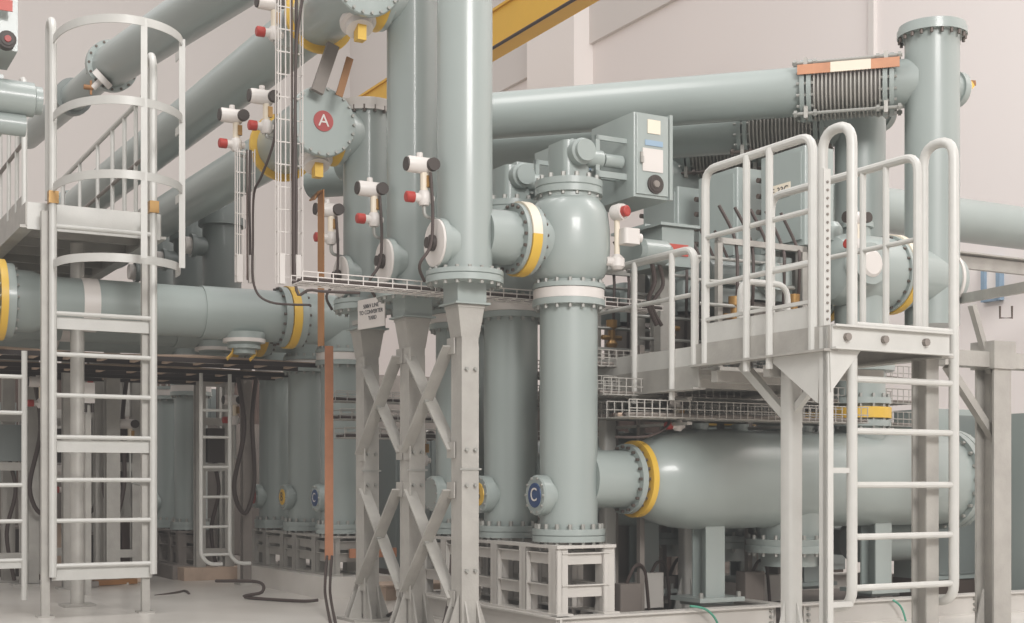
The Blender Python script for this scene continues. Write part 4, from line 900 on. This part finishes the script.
# rear cabinets and racks as dark backdrop, gloom put into their colours
racks = [(-5, 19.5, 1.0, 2.5, 'brown_dark'), (45, 20, 1.0, 2.3, 'galv_dark'), (90, 20.5, 1.0, 2.6, 'brown_dark'), (122, 19, .7, 2.2, 'galv_dark'), (160, 20, .9, 2.5, 'brown_dark'), (205, 20.5, 1.0, 2.4, 'teal_dark'), (248, 19.5, .8, 2.5, 'brown_dark'), (290, 20, 1.0, 2.6, 'shade'), (440, 17.5, 1.0, 2.2, 'brown_dark'), (530, 13.6, 1.0, 1.9, 'shade'), (620, 13.4, 1.1, 1.95, 'brown_dark'), (705, 13.8, 1.1, 1.9, 'shade'), (790, 14.2, 1.1, 1.95, 'teal_dark'), (20, 15.5, .9, 1.0, 'shade'), (60, 17.0, .5, 1.9, 'galv'), (100, 17.5, .55, 2.0, 'galv_dark'), (140, 17.0, .5, 1.6, 'teal_dark'), (235, 16.5, .55, 1.7, 'shade'), (-20, 17, .8, 2.0, 'teal_dark'), (420, 14.5, .8, 1.5, 'teal_dark'), (400, 15.5, .9, 2.2, 'galv_dark')]
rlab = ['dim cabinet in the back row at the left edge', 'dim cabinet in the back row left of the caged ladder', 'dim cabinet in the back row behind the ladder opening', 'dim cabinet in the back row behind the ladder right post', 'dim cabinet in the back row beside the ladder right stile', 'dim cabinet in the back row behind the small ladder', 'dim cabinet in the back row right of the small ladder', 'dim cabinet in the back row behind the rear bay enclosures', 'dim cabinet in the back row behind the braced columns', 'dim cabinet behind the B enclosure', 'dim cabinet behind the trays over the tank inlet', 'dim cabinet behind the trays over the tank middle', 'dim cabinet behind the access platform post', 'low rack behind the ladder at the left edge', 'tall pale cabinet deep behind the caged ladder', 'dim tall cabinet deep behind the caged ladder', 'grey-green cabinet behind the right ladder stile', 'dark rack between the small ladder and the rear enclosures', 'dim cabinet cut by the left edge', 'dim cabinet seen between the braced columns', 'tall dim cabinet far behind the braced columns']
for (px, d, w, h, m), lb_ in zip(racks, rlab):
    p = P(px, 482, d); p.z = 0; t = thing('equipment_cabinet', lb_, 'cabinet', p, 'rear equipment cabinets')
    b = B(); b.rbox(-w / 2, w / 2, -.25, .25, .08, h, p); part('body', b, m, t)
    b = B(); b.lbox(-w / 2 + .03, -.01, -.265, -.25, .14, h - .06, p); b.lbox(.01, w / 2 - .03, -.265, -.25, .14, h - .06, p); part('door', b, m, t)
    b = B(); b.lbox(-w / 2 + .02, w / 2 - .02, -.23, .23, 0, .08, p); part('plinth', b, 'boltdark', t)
pb_ = P(89, 393, 11.9)
t = thing('terminal_box', 'small pale terminal box with two cable glands behind the ladder rungs', 'terminal box', pb_ - Z * .2)
b = B(); b.box(pb_, .09, .05, .18); part('body', b, 'white', t)
b = B()
for s in (-.03, .03): b.cyl(pb_ + U * s - Z * .09, pb_ + U * s - Z * .17, .015, 8)
part('glands', b, 'black', t)
b = B(); b.bar(pb_ - Z * .1 + V * .05, Vec((pb_.x, pb_.y, 0)) + V * .05, .05, .05, V); part('stand', b, 'galv', t)
# wire trays and tanks glimpsed between the columns
for i, z in enumerate((1.35, 1.5, 1.65)):
    wire_tray(L(-.6, 2.5 + .1 * i, z), L(1.2, 2.5 + .1 * i, z), .22, .08, ['wire tray seen between the braced columns, lowest of three', 'wire tray seen between the braced columns, middle of three', 'wire tray seen between the braced columns, top of three'][i], 3, .1, 4, 'galv', 'cable')
for px, py, d, dr, lb_ in ((38, 382, 12.7, .6, 'small gas density monitor on the portal frame left of the caged ladder'), (97, 364, 13.6, .5, 'small gas density monitor high in the caged ladder opening'), (127, 424, 13.3, .6, 'small gas density monitor low behind the caged ladder right post'), (63, 470, 13.7, .4, 'small gas density monitor low behind the caged ladder left stile'), (232, 400, 13.4, .6, 'small gas density monitor right of the small background ladder'), (420, 436, 11.0, .4, 'small gas density monitor seen between the braced columns')):
    monitor(P(px, py, d), lb_, s=1.0, drop=dr, grp='gas density monitors of the rear bays')
for px, d, lb_ in ((34, 12.9, 'dark hose loop hanging left of the caged ladder'), (84, 13.7, 'dark hose loop hanging in the caged ladder opening'), (108, 13.3, 'dark hose loop hanging by the caged ladder right post'), (238, 12.9, 'dark hose loop hanging between the small ladder and the rear stand')):
    b = B(); q = P(px, 482, d); q.z = 0
    b.tube(smooth_pts([q + Z * 2.0, q + Z * 1.5 + U * .06, q + Z * .95 - U * .04, q + Z * .7 + U * .07, q + Z * 1.0 + U * .16, q + Z * 1.6 + U * .14, q + Z * 2.0 + U * .18]), .022); single('hanging_hose', b, 'cable', lb_, 'hose', 'hoses hanging under the level buses')
for px, d, h, m, lb_ in ((48, 14.6, .55, 'timber', 'low brown floor box behind the caged ladder left stile'), (97, 14.2, .45, 'black', 'low dark floor box behind the caged ladder opening'), (134, 14.4, .6, 'brown_dark', 'low dark floor box behind the caged ladder right stile'), (10, 14.4, .5, 'black', 'low dark floor box at the left edge')):
    b = B(); q = P(px, 482, d); q.z = 0; t = thing('floor_box', lb_, 'box', q, 'floor boxes of the rear bays')
    b.rbox(-.16, .16, -.15, .15, .0, h, q, .01); part('body', b, m, t)
    b = B(); b.rbox(-.17, .17, -.16, .16, h, h + .03, q, .01); part('lid', b, 'galv_dark', t)
# items on the floor
b = B(); b.lbox(.1, .75, -.75, -.42, 0, .12, O2); b.lbox(.05, .8, -.8, -.38, .12, .135, O2); single('timber_pallet', b, 'timber', 'low wooden packing pallet beside the column below the notice board', 'pallet')
b = B(); b.lbox(-.25, .35, -.65, -.35, 0, .13, O3); single('timber_block', b, 'timber', 'brown timber block on the floor by the small ladder', 'block')
b = B(); b.tube(smooth_pts([P(216, 533 + 48, 11.9), P(258, 582, 11.6), P(262, 592, 11.4), P(245, 597, 11.5), P(300, 601, 11.15), P(318, 600, 11.1)]), .014); single('floor_cable', b, 'cable', 'black cable lying on the floor before the concrete plinth', 'cable')
for i, dx in enumerate((0, 5)):
    b = B(); b.tube(smooth_pts([P(327 + dx, 556, 10.55), P(325 + dx, 585, 10.4), P(326 + dx, 600, 10.3), P(331 + dx, 625, 9.5), P(336 + dx, 640, 8.9)]), .011); single('earth_cable', b, 'cable', ['black cable hanging from the copper strip end, left of the pair', 'black cable hanging from the copper strip end, right of the pair'][i], 'cable')
b = B(); b.tube(smooth_pts([P(410, 520, 9.4), P(409, 560, 9.4), P(408, 590, 9.3), P(400, 608, 9.6), P(384, 617, 9.9)]), .013); single('earth_cable', b, 'cable', 'black cable running down beside the middle column base', 'cable')
b = B(); b.tube(smooth_pts([P(452, 555, 8.9), P(450, 590, 8.8), P(446, 615, 8.7), P(440, 640, 8.5)]), .013); single('earth_cable', b, 'cable', 'black cable running down beside the nearest column base', 'cable')
b = B(); b.tube(smooth_pts([P(155, 596, 11.9), P(175, 593, 12.1), P(185, 591, 12.3), P(189, 594, 12.0)]), .012); single('floor_cable', b, 'cable', 'short black cable end on the floor right of the caged ladder', 'cable')
b = B()
for i, (px, py) in enumerate(((20, 570), (32, 572), (95, 578), (110, 575), (65, 580))):
    d = EYE * FPX / (py + 8 - HOR); q = P(px, py + 8, d); q.z = 0
    b = B(); b.bar(q + Z * .03, q + Z * .03 + U * (.5 - .05 * i) + V * .1 * (i % 3 - 1), .12, .05); single('floor_offcut', b, ['timber', 'brown_dark', 'brown', 'timber', 'galv_dark'][i], ['pale timber offcut on the floor at the left edge', 'dark offcut on the floor left of the caged ladder', 'brown offcut on the floor inside the caged ladder foot', 'pale timber offcut inside the caged ladder foot', 'grey offcut beside the ladder left foot'][i], 'offcut')
# ================================================================= LIGHT
w = bpy.data.worlds.new('World'); bpy.context.scene.world = w; w.use_nodes = True; nt = w.node_tree
bg = nt.nodes['Background']; tc = nt.nodes.new('ShaderNodeTexCoord'); sx = nt.nodes.new('ShaderNodeSeparateXYZ'); cr = nt.nodes.new('ShaderNodeValToRGB')
nt.links.new(tc.outputs['Generated'], sx.inputs[0]); mp = nt.nodes.new('ShaderNodeMapRange'); mp.inputs['From Min'].default_value = -1
nt.links.new(sx.outputs['Z'], mp.inputs['Value']); nt.links.new(mp.outputs['Result'], cr.inputs['Fac']); nt.links.new(cr.outputs['Color'], bg.inputs['Color'])
cr.color_ramp.elements[0].position = .3; cr.color_ramp.elements[0].color = lin((166, 160, 156)); cr.color_ramp.elements[1].position = .85; cr.color_ramp.elements[1].color = lin((236, 232, 230))
bg.inputs['Strength'].default_value = .62
def area(name, loc, tgt, sx_, sy_, e, col=(1, .97, .94)):
    l = bpy.data.lights.new(name, 'AREA'); l.shape = 'RECTANGLE'; l.size = sx_; l.size_y = sy_; l.energy = e; l.color = col
    o = bpy.data.objects.new(name, l); C.objects.link(o); o.location = loc
    o.rotation_euler = (Vec(tgt) - Vec(loc)).to_track_quat('-Z', 'Y').to_euler(); return o
area('front_fill', (4.5, -3, 7.5), (2.2, 9.5, 1.2), 5, 3, 900)  # unseen fill added behind the camera to brighten the tank
area('hall_lamp_middle', (-3, 8, 11), (-2, 13, 0), 5, 4, 330)
area('back_wall_fill', (-9, 24, 12), (-12, 36, 5), 8, 4, 70)  # unseen light added only to lift the back wall at left
area('hall_lamp_right', (9, 9, 11), (9, 16, 3), 6, 4, 600)
# ================================================================= CAMERA
cam = bpy.data.cameras.new('camera'); co = bpy.data.objects.new('camera', cam); C.objects.link(co)
co.location = (0, 0, EYE); co.rotation_euler = (math.pi / 2, 0, 0)
cam.sensor_width = 36; cam.lens = 36 * FPX / 1024; cam.shift_y = (HOR - 311.5) / 1024; cam.clip_end = 200
sc = bpy.context.scene; sc.camera = co
sc.view_settings.view_transform = 'Standard'; sc.view_settings.look = 'None'

vs = sc.view_settings; vs.exposure = .7; vs.use_curve_mapping = True
cv = vs.curve_mapping; cc = cv.curves[3]
cc.points[0].location = (0, .015); cc.points[1].location = (1, .86); cc.points.new(.45, .45)
cv.update()
